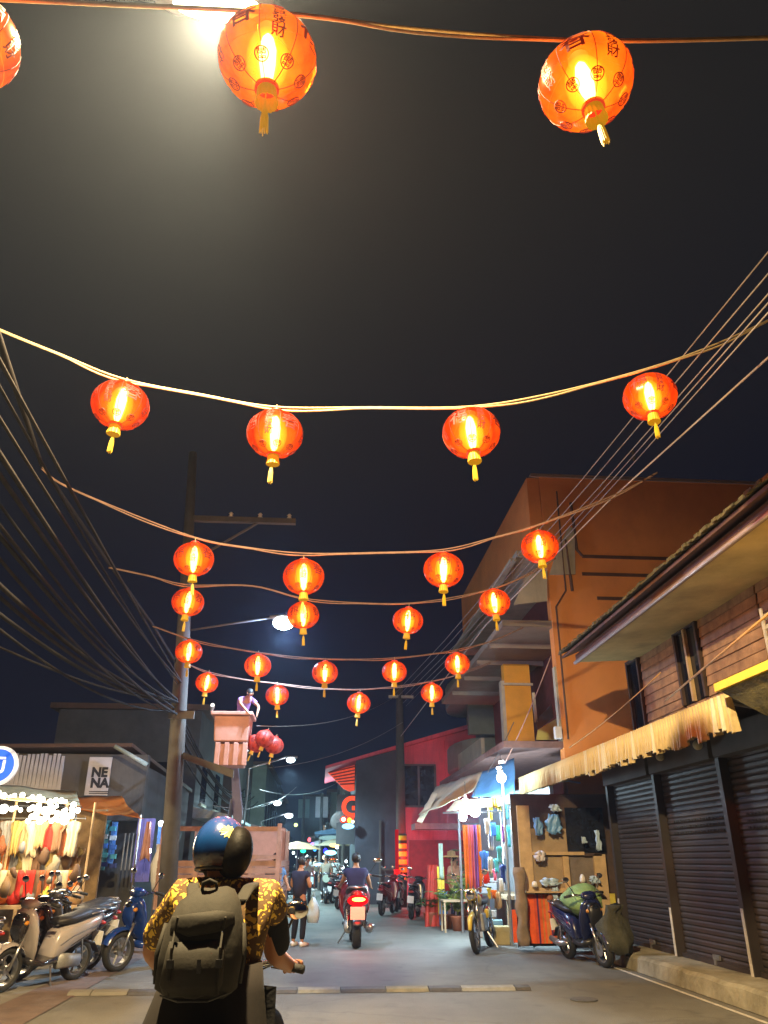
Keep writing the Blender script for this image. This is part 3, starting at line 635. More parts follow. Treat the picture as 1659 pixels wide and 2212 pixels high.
rows = [(2.68, [(-72, 82), (578, 128), (1265, 180)], [(-300, -60), (-72, -10), (578, 25), (900, 62), (1265, 86), (1659, 80), (1800, 70)]),
        (5.9, [(260, 875), (594, 937), (1018, 935), (1404, 857)], [(-160, 640), (0, 712), (130, 765), (265, 818), (440, 853), (597, 879), (800, 880), (1017, 878), (1200, 848), (1395, 797), (1530, 750), (1659, 692), (1800, 620)]),
        (9.2, [(419, 1208), (656, 1246), (958, 1231), (1166, 1181)], [(90, 1008), (130, 1043), (260, 1100), (419, 1160), (530, 1182), (655, 1195), (800, 1194), (957, 1187), (1070, 1160), (1166, 1132), (1330, 1068), (1420, 1020)]),
        (12, [(406, 1301), (655, 1329), (881, 1341), (1068, 1302)], [(235, 1225), (320, 1243), (405, 1263), (545, 1265), (655, 1292), (770, 1302), (880, 1303), (980, 1290), (1068, 1270), (1130, 1245), (1200, 1205)]),
        (15, [(408, 1408), (557, 1438), (702, 1453), (852, 1451), (988, 1434)], [(330, 1352), (408, 1379), (480, 1396), (557, 1409), (630, 1418), (702, 1423), (780, 1424), (852, 1421), (920, 1414), (988, 1403), (1060, 1385), (1130, 1355)]),
        (17, [(447, 1475), (599, 1502), (775, 1519), (933, 1497)], [(395, 1430), (447, 1450), (520, 1466), (599, 1476), (690, 1486), (775, 1489), (860, 1482), (933, 1471), (985, 1458), (1060, 1430)])]
ordn = ['first', 'second', 'third', 'fourth', 'fifth']; rown = ['nearest', 'second nearest', 'third nearest', 'fourth nearest', 'fifth nearest', 'farthest']
lant_pos = []
for ri, (Y, ls, st) in enumerate(rows):
    t = thing('lantern_string', f'cream twin cord holding the {rown[ri]} row of lanterns across the street', 'cord', ay(*st[len(st)//2], Y), group='cords the lanterns hang from')
    pts = [ay(px, py, Y) for px, py in st]
    # smooth resample
    fine = []
    for i in range(len(pts)-1):
        p0, p1, p2, p3 = pts[max(i-1, 0)], pts[i], pts[i+1], pts[min(i+2, len(pts)-1)]
        for k in range(6):
            u = k/6; fine.append(.5*((2*p1)+(p2-p0)*u+(2*p0-5*p1+4*p2-p3)*u*u+(3*p1-p0-3*p2+p3)*u**3))
    fine.append(pts[-1])
    r_ = .009
    for s_ in (0, 1):
        sep = [(.012+.022*max(0, math.sin(i*.42+ri)))*(1 if s_ else 0) for i in range(len(fine))]
        P(MB().tube([p-Vector((0, 0, d)) for p, d in zip(fine, sep)], r_, 6), 'cord', M['cord'] if ri < 2 else mat('dull_cord', (.22, .13, .10), .9), t, smooth=True)  # far rows: darker cord colour painted in to offset the nearby lamp's light
    for li, (px, py) in enumerate(ls):
        p = ay(px, py, Y)
        lab = f'glowing red lantern with yellow tassel, {ordn[li]} from the left in the {rown[ri]} row'
        if ri == 0: lab = ['glowing red lantern cut off by the left picture edge', 'big glowing lantern under the street lamp in the nearest row', 'big glowing lantern with clear characters, top right'][li]
        rz = R.uniform(0, PI)
        if ri == 0: rz = [-PI/2, -PI/2+.3, -PI/2+.25][li]
        L_ = make_lantern(p, lab, rz, (R.uniform(-.1, .1), R.uniform(-.12, .12)), sc=R.uniform(.96, 1.03))
        if ri == 0:
            for c_ in L_.children:
                if c_.name.startswith('shell'): c_.data = shell_hot
        lant_pos.append(p)
        lamp('lantern_light', (0, 0, -.0), (1, .27, .06), 40 if ri < 3 else 30, L_, .12)

# ================================================================== cables
def cable(pts, r, label, group=None, m=None, sag=0, n=14):
    P_ = [Vector(p) for p in pts]
    if len(P_) == 2:
        P_ = [P_[0].lerp(P_[1], i/n)-Vector((0, 0, sag*4*(i/n)*(1-i/n))) for i in range(n+1)]
    t = MB().tube(P_, r, 5).build('overhead_cable', m or M['cable'], smooth=True)
    return tag(t, label, 'cable', group)
p0 = Vector((-2.95, 15.9, 4.25))
ORD = 'topmost second third fourth fifth sixth seventh eighth ninth tenth eleventh twelfth thirteenth lowest'.split()
LG = 'cables fanning from the left pole'
cm = mat('cable_grey', (.024, .022, .023), 1.0); cm.node_tree.nodes['Principled BSDF'].inputs['Specular IOR Level'].default_value = .08
for i, (py, Y, r_, sg_) in enumerate([(700, 3.6, .016, .1), (760, 3.8, .012, .2), (850, 4, .014, .25), (935, 4.2, .022, .2), (990, 4.4, .02, .3), (1060, 4.8, .014, .35), (1120, 5, .016, .45), (1150, 5.2, .022, .35), (1200, 5.4, .016, .5), (1290, 6, .024, .45), (1320, 6.2, .02, .5), (1372, 6.6, .022, .45), (1400, 7, .016, .55), (1480, 8, .014, .3)]):
    q = ay(-120, py-140, Y)
    z0 = p0+Vector((R.uniform(-.05, .05), 0, R.uniform(-.12, .18)+(.5 if i < 3 else 0)))
    cable([q, z0], r_*1.05, f'{ORD[i]} dark cable from the top at the left picture edge, fanning from the left pole', LG, cm, sg_*.6)
tk = [ay(-60, 560, 3.6), ay(90, 1005, 9.2), ay(238, 1222, 12), ay(330, 1350, 15), ay(388, 1445, 16.1)]
cable(tk, .028, 'thick dark messenger cable the lantern cords are tied to on the left', None, cm)
for i, (dx, dz) in enumerate([(0, 0), (-.15, .2), (.1, -.15), (0, -.3), (.2, -.4), (-.1, -.5)]):
    cable([p0+Vector((dx*.3, .1, dz)), (-3.6+dx*2, 42, 4.6+dz)], .02, f'{ORD[i] if i < 5 else "sixth"} dark cable of those running from the left pole away down the street', 'cables down the left side', cm, .8)
RP = Vector((2.9, 29.9, 7.3))
RG = 'thin wires from the right pole to the upper right'
wm = mat('wire_grey', (.22, .2, .19), .5)
for i, (px, py) in enumerate([(1259, 1034), (1283, 1034), (1308, 1037), (1322, 1037), (1336, 1037)]):
    e_ = [(1659, 545), (1659, 592), (1659, 636), (1659, 655), (1659, 676)][i]
    q0 = ay(*e_, 4.6); q1 = ay(px, py, 9.6)
    far = RP+Vector((-.25+.12*i, 0, -.1*i))
    q2 = q1.lerp(far, .5)-Vector((0, 0, .10)); cable([q0+(q0-q1)*.5, q0, q1, q2, far], .007, f'{ORD[i] if i < 4 else "fifth"} thin wire counted from the top at the right picture edge, to the right pole', RG, wm)
cable([ay(1800, 650, 5.0), ay(1659, 773, 6), ay(1311, 1086, 10.5), ay(1050, 1350, 17), ay(866, 1590, 29.8)], .012, 'pale wire running to the right pole below the others', None, mat('pale_wire', (.5, .42, .36), .5))
sw = thing('wire_splice', 'small wire splice hanging on the overhead wires above the orange building', 'splice', ay(1368, 985, 9.4))
MB().tube([(0, 0, .1), (.01, 0, 0), (.0, 0, -.08)], [.012, .03, .012], 8).build('clamp', cm, sw)
orc = mat('orange_rope', (.55, .3, .1), .7)
cable([ay(1700, 1292, 6.6), ay(1659, 1327, 7), ay(1438, 1513, 10.8)], .014, 'orange rope stretched down to the awning at the right edge', None, orc)
cable([ay(1427, 1453, 11.4), ay(1230, 1615, 16.4)], .010, 'brown rope along the foot of the orange wall', None, orc, .05)
cable([ay(1190, 1418, 16.6), ay(1090, 1650, 17.2)], .014, 'salmon cord hanging from the orange building corner to the stall', None, mat('salmon_cord', (.5, .3, .24), .7), .08)
cable([ay(1110, 1560, 17.5), ay(1040, 1690, 18.5)], .012, 'grey cord hanging beside the balcony to the stall', None, wm, .05)
# dangling thin wires mid street
for i, (a, c, Ya, Yc) in enumerate([((555, 1568), (860, 1500), 17, 29), ((560, 1660), (870, 1560), 25, 29.5), ((560, 1705), (730, 1690), 30, 40), ((460, 1740), (640, 1700), 18, 35)]):
    cable([ay(*a, Ya), ay(*c, Yc)], .008, ['slack wire from the bucket across to the right pole top', 'slack wire to the right pole, lower of the pair', 'lowest slack wire crossing far down the street', 'slack wire over the truck frame'][i], 'slack wires across the street', wm, .35)

# ================================================================== aerial lift truck, bucket
tr = thing('lift_truck', 'parked truck with salmon slatted sides and an aerial lift arm', 'truck', (-2.05, 17.6, 0))
x0, x1, y0, y1 = -1.22, 1.24, 0, 4.6
MB().box((x0, y0, .62), (x1, y1, .8)).build('bed', M['pinkdull'], tr)
for k in range(5):
    z = .86+k*.13
    B((x0, y0-.03, z), (x1, y0, z+.11)).build('plank', M['pinkdull'], tr); 
    B((x0-.03, y0, z), (x0, y1, z+.11)).build('plank', M['pinkdull'], tr); B((x1, y0, z), (x1+.03, y1, z+.11)).build('plank', M['pinkdull'], tr)
for x in (x0+.04, -.45, .35, x1-.04):
    for y in (y0-.06, y1):
        B((x-.045, y-.03, .6), (x+.045, y+.03, 2.2 if abs(x) > 1 else 1.6)).build('post', M['pinkdull'], tr)
B((x0+.085, y0-.07, 2.05), (x1-.085, y0-.01, 2.14)).build('top_rail', M['pinkdull'], tr)
B((.55, y0-.075, 1.52), (x1-.085, y0-.015, 1.6)).build('top_rail', M['pinkdull'], tr)
B((x0+.1, 4.7, .55), (x1-.1, 6.3, 2.3)).build('cab', M['pink'], tr, bevel=.08)
for x in (-.95, .95):
    for y in (.9, 5.4):
        w = MB().lathe([(.2, -.12), (.4, -.12), (.42, 0), (.4, .12), (.2, .12)], 24, (0, 0, 0), 'x').build('wheel', M['rubber'], tr, smooth=True, loc=(x, y, .42))
        MB().lathe([(.05, -.1), (.22, -.1), (.22, .1), (.05, .1)], 16, (0, 0, 0), 'x').build('rim', M['steel'], w)
for x in (-.9, .9): B((x-.12, y0-.06, .64), (x+.12, y0-.035, .74)).build('tail_light', mat('dull_red_lens', (.4, .02, .02), .3), tr)
B((-.3, y0-.05, .66), (.25, y0-.035, .8)).build('number_plate', M['white'], tr)
B((-.2, .5, .8), (.5, 1.2, 1.5)).build('lift_base', M['arm'], tr, bevel=.04)
MB().tube([(.15, .85, 1.4), (.28, .3, 2.4), (.2, -.3, 3.3)], [.16, .14, .1], 4).build('lift_arm', M['arm'], tr)
MB().rod((.0, .8, 1.6), (.15, .2, 2.7), .05, 8).build('hydraulic_ram', M['steel'], tr)
# hinge of bucket
bk = MB()
c = ay(507, 1600, 17)
bx = P(MB().hexa([(-2.24, 16.55, 3.72), (-1.56, 16.55, 3.72), (-1.56, 17.25, 3.72), (-2.24, 17.25, 3.72), (-2.27, 16.52, 4.24), (-1.53, 16.52, 4.24), (-1.53, 17.28, 4.24), (-2.27, 17.28, 4.24)]), 'bucket', M['pink'], tr, bevel=.03)
rim = MB().box((-2.34, 16.46, 4.243), (-1.47, 17.34, 4.32)).build('bucket_rim', M['pink'], bx, bevel=.015); rim.data.transform(Matrix.Translation(-tr.location))
P(MB().hexa([(-2.14, 16.62, 3.26), (-1.62, 16.62, 3.26), (-1.62, 17.2, 3.26), (-2.14, 17.2, 3.26), (-2.2, 16.58, 3.68), (-1.58, 16.58, 3.68), (-1.58, 17.22, 3.68), (-2.2, 17.22, 3.68)]), 'bucket_base', M['pink'], tr, bevel=.02)
for k in range(4): P(MB().box((-2.20+k*.185, 16.53, 3.25), (-2.1+k*.185, 16.585, 3.7)), 'bucket_rib', M['pink'], tr, bevel=.012)
for i, (px, py, lab) in enumerate([(572, 1596, 'unlit red lantern hanging on the bucket side, upper one'), (592, 1610, 'unlit red lantern at the bucket, rightmost one'), (553, 1606, 'unlit red lantern at the bucket, nearest to the box')]):
    p = ay(px, py, 16.9+i*.12); make_lantern(p, lab, i, (.2*i, .3-.2*i), lit=False, sc=.82, group='unlit lanterns hanging from the bucket')
clip = thing('lamp_bracket', 'small white spot lamp clipped on the left corner of the bucket', 'lamp', ay(457, 1527, 16.6))
MB().tube([(0, 0, -.12), (.02, 0, 0)], [.02, .05], 8).build('housing', M['steel'], clip); MB().ball((.02, -.02, .03), .045).build('lens', glow('small_white', (1, .95, .9), 1.5), clip)

# ================================================================== people
def person(label, loc, rz, J, shirt, trousers, hairm=None, skin=None, h=1.65, shoes=None, sleeve=.5, group=None, sub=1, skirt=None, helmet=None):
    """J: joint overrides in local metres for a 1.65 m person facing -Y"""
    s = h/1.65; skin = skin or M['skin']
    D = dict(pel=(0, 0, .9), wst=(0, 0, 1.05), cst=(0, -.01, 1.25), nb=(0, 0, 1.38), nk=(0, -.01, 1.45), hd=(0, -.02, 1.55),
             sl=(.17, 0, 1.33), el=(.24, .02, 1.06), hl=(.24, -.08, .84), sr=(-.17, 0, 1.33), er=(-.24, .02, 1.06), hr=(-.24, -.08, .84),
             pl=(.09, 0, .86), kl=(.1, -.03, .48), fl=(.11, .02, .07), tl=(.13, -.14, .03), pr=(-.09, 0, .86), kr=(-.1, -.03, .48), fr=(-.11, .02, .07), tr=(-.13, -.14, .03))
    D.update(J or {}); D = {k: Vector(v)*s for k, v in D.items()}
    t = thing('person', label, 'person', loc, rz, group)
    V, E_, Rr = [], [], []; ix = {}
    def nd(k, r, par=None, pos=None):
        ix[k] = len(V); V.append(D[k] if pos is None else pos); Rr.append(tuple(q*s for q in r) if isinstance(r, tuple) else r*s)
        if par: E_.append((ix[par], ix[k]))
    nd('pel', (.13, .095)); nd('wst', (.115, .085), 'pel'); nd('cst', (.135, .095), 'wst'); nd('nb', (.07, .06), 'cst'); nd('nk', .05, 'nb')
    nd('h1', (.062, .075), 'nk', D['nk'].lerp(D['hd'], .75)); nd('hd', (.075, .09), 'h1'); nd('h2', (.06, .075), 'hd', D['hd']+(D['hd']-D['nk']).normalized()*.07*s)
    for q in 'lr':
        nd('s'+q, .055, 'cst'); nd('e'+q, .04, 's'+q); nd('h'+q, .027, 'e'+q)
        d = (D['h'+q]-D['e'+q]).normalized(); nd('p'+q+'h', (.034, .02), 'h'+q, D['h'+q]+d*.06*s)
        side = d.orthogonal().normalized()
        for f_ in range(4):
            o_ = side*(.025-.017*f_)*s; nd(f'f{q}{f_}', .009, 'p'+q+'h', D['h'+q]+d*.1*s+o_); nd(f'g{q}{f_}', .007, f'f{q}{f_}', D['h'+q]+d*(.15-.01*abs(f_-1))*s+o_+Vector((0, -.02*s, 0)))
        nd(f't{q}1', .01, 'h'+q, D['h'+q]+d*.05*s+side*.045*s); nd(f't{q}2', .008, f't{q}1', D['h'+q]+d*.085*s+side*.06*s)
        nd('p'+q, (.085, .09), 'pel'); nd('k'+q, .055, 'p'+q); nd('f'+q, .036, 'k'+q); nd('t'+q, .03, 'f'+q)
    skinned('body', V, E_, Rr, skin, t, sub)
    hd = D['hd']; up = (D['hd']-D['nk']).normalized()
    # face
    for sx in (-1, 1): MB().ball(hd+Vector((sx*.03*s, -.078*s, .005*s)), .011*s, 8, 6).build('eye', M['hair'], t)
    MB().ball(hd+Vector((0, -.095*s, -.02*s)), (.011*s, .018*s, .02*s), 8, 6).build('nose', skin, t, smooth=True)
    MB().ball(hd+Vector((0, -.083*s, -.055*s)), (.022*s, .008*s, .006*s), 8, 6).build('mouth', mat('lips', (.3, .08, .07), .5), t, smooth=True)
    for sx in (-1, 1): MB().ball(hd+Vector((sx*.078*s, .005*s, 0)), (.01*s, .02*s, .028*s), 8, 6).build('ear', skin, t, smooth=True)
    if not helmet:
        hb = MB().ball(hd+Vector((0, .025*s, .03*s)), (.088*s, .1*s, .1*s), 16, 10)
        hb.build('hair', hairm or M['hair'], t, smooth=True)
    # shirt
    V, E_, Rr = [], [], []; ix = {}
    nd('pel', (.175, .145)); V[-1] = D['pel']-Vector((0, 0, .06*s)); nd('wst', (.16, .13), 'pel'); nd('cst', (.15, .115), 'wst'); nd('nb', (.08, .07), 'cst')
    for q in 'lr':
        nd('s'+q, .072, 'cst'); nd('m'+q, .06, 's'+q, D['s'+q].lerp(D['e'+q], sleeve)) if sleeve <= 1 else (nd('e'+q, .055, 's'+q), nd('m'+q, .042, 'e'+q, D['e'+q].lerp(D['h'+q], sleeve-1)))
    skinned('shirt', V, E_, Rr, shirt, t, sub)
    V, E_, Rr = [], [], []; ix = {}
    nd('pel', (.175, .14)); nd('wst', (.155, .125), 'pel', D['pel'].lerp(D['wst'], .6))
    for q in 'lr':
        nd('p'+q, (.1, .1), 'pel'); nd('k'+q, .07, 'p'+q); nd('f'+q, .055, 'k'+q, D['k'+q].lerp(D['f'+q], .9))
    skinned('trousers', V, E_, Rr, trousers, t, sub)
    for q in 'lr':
        a, c = D['f'+q], D['t'+q]
        MB().loft([(a+Vector((0, .05*s, -.02*s)), (.035*s, 0, 0), (0, 0, .045*s)), ((a+c)/2+Vector((0, 0, -.005)), (.045*s, 0, 0), (0, 0, .045*s)), (c+Vector((0, -.03*s, 0.005)), (.035*s, 0, 0), (0, 0, .025*s))], 10).build('shoe', shoes or M['white'], t, smooth=True)
    return t, D
blk = mat('black_cotton', (.006, .006, .009), .95); navy = mat('navy_cotton', (.012, .012, .035), .85); bluec = mat('blue_cotton', (.10, .2, .38), .85)
jean = mat('dark_denim', (.02, .022, .03), .9)
# standing person with phone
p = az(643, 2045)
t, D = person('person in dark blue T-shirt and black trousers standing in the road looking at a phone', p, PI*.80, dict(hd=(0, -.06, 1.54), el=(.24, -.02, 1.08), hl=(.1, -.27, 1.16), er=(-.24, -.02, 1.08), hr=(-.06, -.28, 1.15)), navy, blk, h=1.56)
ph = thing('phone', 'lit phone held in the standing person\'s hands', 'phone', p+Vector((.23, .2, 1.13)), PI*.8)
B((-.04, -.005, -.07), (.04, .005, .07)).build('case', M['blackpl'], ph); B((-.035, .006, -.065), (.035, .008, .065)).build('screen', glow('phone_screen', (.5, .9, 1), 1.3), ph)
bg_ = thing('carrier_bag', 'pale blue plastic carrier bag hanging beside the standing person', 'bag', p+Vector((.27, -.02, .42)))
bm_ = MB().loft([((0, 0, -.02), (.1, 0, 0), (0, .05, 0)), ((0, 0, .12), (.13, 0, 0), (0, .07, 0)), ((0, 0, .3), (.1, 0, 0), (0, .04, 0)), ((0, 0, .42), (.03, 0, 0), (0, .02, 0))], 12).build('sack', mat('thin_plastic', (.45, .6, .7), .35), bg_, smooth=True)
MB().tube([(-.03, 0, .4), (0, 0, .55), (.03, 0, .4)], .008, 5).build('handle', MATS['thin_plastic'], bg_)
# person in blue near truck
p = az(588, 2030); person('person in blue shirt walking beside the slatted truck', p, .5, dict(el=(.25, -.05, 1.08), hl=(.2, -.25, 1.0), kl=(.1, -.12, .5), fl=(.11, -.02, .08)), bluec, mat('pink_cotton', (.3, .14, .22), .85), h=1.62)
p = az(660, 1965); person('person in pale shirt far down the street', p, .2, None, mat('pale_cotton', (.3, .4, .42), .8), jean, h=1.6)
p = az(702, 1950); person('person in tan shirt walking far down the street', p, -.2, dict(kl=(.1, -.12, .5)), mat('tan_cotton', (.35, .3, .22), .8), jean, h=1.65)
# worker in bucket
c = ay(565, 1560, 17)
person('person in purple shirt leaning out of the aerial bucket', (-1.74, 16.95, 3.55), .5, dict(cst=(0, -.16, 1.22), nb=(0, -.27, 1.30), nk=(0, -.33, 1.34), hd=(0, -.42, 1.38), sl=(.17, -.2, 1.26), sr=(-.17, -.2, 1.26), el=(.26, -.4, 1.08), hl=(.18, -.52, .9), er=(-.24, -.42, 1.1), hr=(-.12, -.56, .92)), mat('purple_cotton', (.22, .12, .34), .85), jean, h=1.4, hairm=M['hair'])
# shop people at the right
p = az(985, 2000); person('person in orange shirt and straw hat standing behind the plants', p+Vector((.2, 1.2, 0)), .6, dict(el=(.25, -.1, 1.1), hl=(.1, -.25, 1.2)), mat('peach_cotton', (.6, .3, .18), .8), navy, h=1.62)
hat = thing('straw_hat', 'wide tan straw hat displayed above the plants', 'hat', ay(975, 1850, 22.6))
MB().lathe([(.3, -.02), (.29, 0), (.12, .03), (.11, .12), (.02, .15)], 20).build('crown', mat('straw', (.5, .28, .1), .8, 0, .3, 20), hat, smooth=True)
MB().rod((0, 0, -.02), (0, 0, -1.2), .02, 6).build('stand', M['palewood'], hat)

# ================================================================== two-wheelers
def wheel(t, x, R_=.26, w=.055, spokes=5, rimm='steel', y=0):
    o = MB().lathe([(R_-.07, -w), (R_-.02, -w*.95), (R_, -w*.4), (R_, w*.4), (R_-.02, w*.95), (R_-.07, w), (R_-.08, 0), (R_-.07, -w)], 28, (0, 0, 0), 'y', False).build('wheel', M['rubber'], t, smooth=True, loc=(x, y, R_))
    r_ = MB().lathe([(R_-.09, -w*.7), (R_-.065, -w*.7), (R_-.065, w*.7), (R_-.09, w*.7), (R_-.09, -w*.7)], 28, (0, 0, 0), 'y', False)
    for k in range(spokes): a = 2*PI*k/spokes; r_.rod((0, 0, 0), ((R_-.08)*math.cos(a), 0, (R_-.08)*math.sin(a)), .014, 5)
    r_.lathe([(.05, -.05), (.05, .05)], 12, (0, 0, 0), 'y'); r_.build('rim', M[rimm], o)
    return o
def scooter(label, loc, rz, body, accent=None, group='parked scooters', lit=False, basket=False, lean=.07, sc=1, lights=False):
    t = thing('scooter', label, 'scooter', loc, rz, group); t.rotation_euler = (lean, 0, rz); t.scale = (sc,)*3
    accent = accent or M['blackpl']
    wheel(t, -.62); wheel(t, .63)
    Yv = lambda w: (0, w, 0); Zv = lambda h, x=0: (x, 0, h)
    MB().loft([((-.98, 0, .80), Yv(.03), Zv(.03)), ((-.85, 0, .74), Yv(.09), Zv(.10)), ((-.6, 0, .66), Yv(.14), Zv(.15)), ((-.3, 0, .58), Yv(.16), Zv(.18)), ((-.08, 0, .48), Yv(.15), Zv(.20)), ((.0, 0, .36), Yv(.12), Zv(.10))], 16, 2.8).build('rear_body', body, t, smooth=True)
    MB().loft([((-.85, 0, .855), Yv(.07), Zv(.03)), ((-.6, 0, .85), Yv(.13), Zv(.05)), ((-.3, 0, .79), Yv(.14), Zv(.05)), ((-.05, 0, .77), Yv(.09), Zv(.04))], 14, 3).build('seat', M['seat'], t, smooth=True)
    MB().loft([((-.1, 0, .33), Yv(.16), Zv(.05)), ((.15, 0, .3), Yv(.17), Zv(.035)), ((.36, 0, .34), Yv(.15), Zv(.05))], 12, 4).build('footboard', accent, t, smooth=True)
    MB().loft([((.3, 0, .32), Yv(.13), (.03, 0, .03)), ((.36, 0, .5), Yv(.2), (.04, 0, .02)), ((.42, 0, .72), Yv(.22), (.06, 0, .02)), ((.46, 0, .88), Yv(.18), (.08, 0, .02)), ((.46, 0, .95), Yv(.1), (.07, 0, .02))], 14, 2.4).build('leg_shield', body, t, smooth=True)
    MB().loft([((.5, 0, .5), Yv(.05), Zv(.06)), ((.58, 0, .64), Yv(.1), (.06, 0, .09)), ((.56, 0, .8), Yv(.12), (.05, 0, .08)), ((.5, 0, .9), Yv(.1), Zv(.03))], 14, 2.2).build('front_cowl', accent, t, smooth=True)
    MB().loft([((.36, 0, 1.0), Yv(.1), Zv(.04)), ((.45, 0, 1.02), Yv(.14), Zv(.06)), ((.53, 0, 1.0), Yv(.1), Zv(.05))], 14, 2.4).build('handlebar_cowl', body, t, smooth=True)
    MB().tube([(.3, -.33, 1.02), (.36, -.2, 1.04), (.42, 0, 1.0), (.36, .2, 1.04), (.3, .33, 1.02)], .014, 8).build('handlebar', M['chrome'], t, smooth=True)
    for s_ in (-1, 1):
        MB().rod((.34, s_*.24, 1.035), (.29, s_*.36, 1.015), .02, 8).build('grip', M['rubber'], t, smooth=True)
        mr = MB().tube([(.37, s_*.2, 1.05), (.36, s_*.27, 1.18), (.35, s_*.3, 1.24)], .007, 6).build('mirror', M['blackpl'], t)
        MB().ball((.35, s_*.31, 1.27), (.015, .065, .042), 14, 8).build('mirror_glass', M['chrome'], mr, smooth=True)
    MB().ball((.575, 0, .84), (.05, .085, .06), 14, 8).build('headlight', M['glass'], t, smooth=True)
    for s_ in (-1, 1): MB().ball((.55, s_*.11, .8), (.04, .03, .03), 8, 6).build('indicator', mat('amber_lens', (.6, .25, .03), .3), t, smooth=True)
    # front fork and fender
    for s_ in (-1, 1): MB().rod((.63, s_*.075, .26), (.5, s_*.075, .62), .02, 8).build('fork_leg', M['steel'], t, smooth=True)
    fe = MB()
    n = 10; vs = []
    for i in range(n+1):
        a = math.radians(20+125*i/n)
        for (r_, y) in ((.28, -.075), (.305, -.05), (.315, 0), (.305, .05), (.28, .075)): vs.append((.63+r_*math.cos(a), y, .26+r_*math.sin(a)))
    fe.add(vs, [(i*5+j, i*5+j+1, (i+1)*5+j+1, (i+1)*5+j) for i in range(n) for j in range(4)])
    fe.build('front_fender', body, t, smooth=True)
    MB().loft([((-.62, 0, .5), Yv(.06), Zv(.02)), ((-.85, 0, .46), Yv(.07), Zv(.02)), ((-.98, 0, .34), Yv(.06), Zv(.02))], 10, 3).build('rear_fender', M['blackpl'], t, smooth=True)
    B((-.965, -.09, .42), (-.95, .09, .6)).build('number_plate', M['white'], t)
    tl = MB().ball((-.985, -.01, .705), (.04, .085, .03), 14, 8).build('tail_light', glow('tail_glow', (1, .5, .08), 7) if lit else mat('dull_red_lens', (.4, .02, .02), .3), t, smooth=True)
    if lit:
        MB().ball((-.965, 0, .69), (.03, .135, .085), 14, 8).build('tail_lens', glow('tail_red', (1, .005, .01), 1.2), t, smooth=True)
        lamp('tail_lamp', (-1.15, 0, .7), (1, .02, .02), 22, t, .05)
    MB().tube([(-.3, -.14, .28), (-.6, -.16, .26), (-.85, -.17, .32)], [.03, .05, .045], 10).build('exhaust', M['steel'], t, smooth=True)
    MB().loft([((-.55, .11, .28), Yv(.04), Zv(.08)), ((-.15, .1, .3), Yv(.06), Zv(.1))], 10).build('engine', M['zincgrey'], t, smooth=True)
    MB().tube([(-.05, .1, .25), (-.02, .22, .02)], .012, 6).build('side_stand', M['steel'], t)
    for s_ in (-1, 1):
        MB().tube([(-.9, s_*.108, .74), (-.6, s_*.143, .67), (-.3, s_*.163, .6), (-.1, s_*.155, .5)], .004, 4).build('trim_line', M['steel'], t)
        MB().tube([(-.82, s_*.11, .66), (-.55, s_*.146, .58), (-.3, s_*.15, .48)], .004, 4).build('panel_gap', M['gap'], t)
        MB().rod((-.62, s_*.1, .28), (-.5, s_*.12, .6), .018, 6).build('shock', M['chrome'], t)
        MB().tube([(.33, s_*.2, 1.03), (.45, s_*.1, .98), (.5, s_*.03, .8)], .005, 4).build('brake_cable', M['blackpl'], t)
        MB().rod((.36, s_*.2, 1.02), (.34, s_*.34, 1.0), .006, 4).build('brake_lever', M['steel'], t)
    MB().lathe([(.02, -.068), (.1, -.068), (.1, -.062), (.02, -.062)], 20, (.63, 0, .26), 'y').build('brake_disc', M['steel'], t)
    g = MB().tube([(-.6, -.12, .85), (-.9, -.1, .88), (-.98, 0, .88), (-.9, .1, .88), (-.6, .12, .85)], .011, 6).build('grab_rail', M['steel'], t, smooth=True)
    if basket: B((.5, -.16, .72), (.75, .16, .95)).build('basket', M['blackpl'], t)
    return t
white_sc = mat('gloss_white', (.36, .32, .31), .25, 0, .06, 5, 0, coat=.6); black_sc = mat('gloss_black', (.02, .018, .022), .2, 0, .1, 5, 0, coat=.7)
blue_sc = mat('gloss_blue', (.01, .04, .22), .2, 0, .1, 5, 0, coat=.8); maroon = mat('gloss_maroon', (.16, .015, .02), .25, 0, .1, 5, 0, coat=.7)
grey_sc = mat('gloss_grey', (.1, .1, .11), .25, .2, .1, 5, 0, coat=.7); navy_sc = mat('gloss_navy', (.008, .012, .06), .25, 0, .1, 5, 0, coat=.6)
scooter('white and black sport scooter, front of the left parked row', (-3.62, 12.0, 0), math.radians(-118), white_sc, black_sc, lean=-.12, sc=.98)
scooter('dark scooter at the bottom left picture corner', (-4.35, 10.2, 0), math.radians(-115), mat('olive_body', (.07, .065, .04), .4), M['blackpl'], lean=-.12, sc=.98)
scooter('black scooter behind the white one in the left row', (-3.75, 13.1, 0), math.radians(-122), black_sc, grey_sc, lean=-.12, sc=.97)
scooter('grey black scooter third in the left row', (-3.95, 14.2, 0), math.radians(-120), grey_sc, black_sc, lean=-.12)
scooter('black scooter fourth in the left row beside the stall', (-4.15, 15.2, 0), math.radians(-115), black_sc, M['blackpl'], lean=-.1)
scooter('glossy blue scooter parked at the left beyond the rider', (-2.55, 13.9, 0), math.radians(-128), blue_sc, blue_sc, lean=-.1, sc=1.04)
scooter('blue black scooter with green cover parked before the wooden display', (4.32, 13.9, 0), math.radians(-80), navy_sc, M['blackpl'], lean=.1, sc=.98)
scooter('dark scooter with white number plate parked by the hazard pole', (2.75, 24.6, 0), math.radians(75), black_sc, M['blackpl'], lean=.08)
scooter('maroon scooter parked behind the red tail light', (2.1, 26.3, 0), math.radians(70), maroon, M['blackpl'], lean=.08)
scooter('dark scooter farthest along the red building', (2.6, 28, 0), math.radians(80), grey_sc, M['blackpl'], lean=.08)
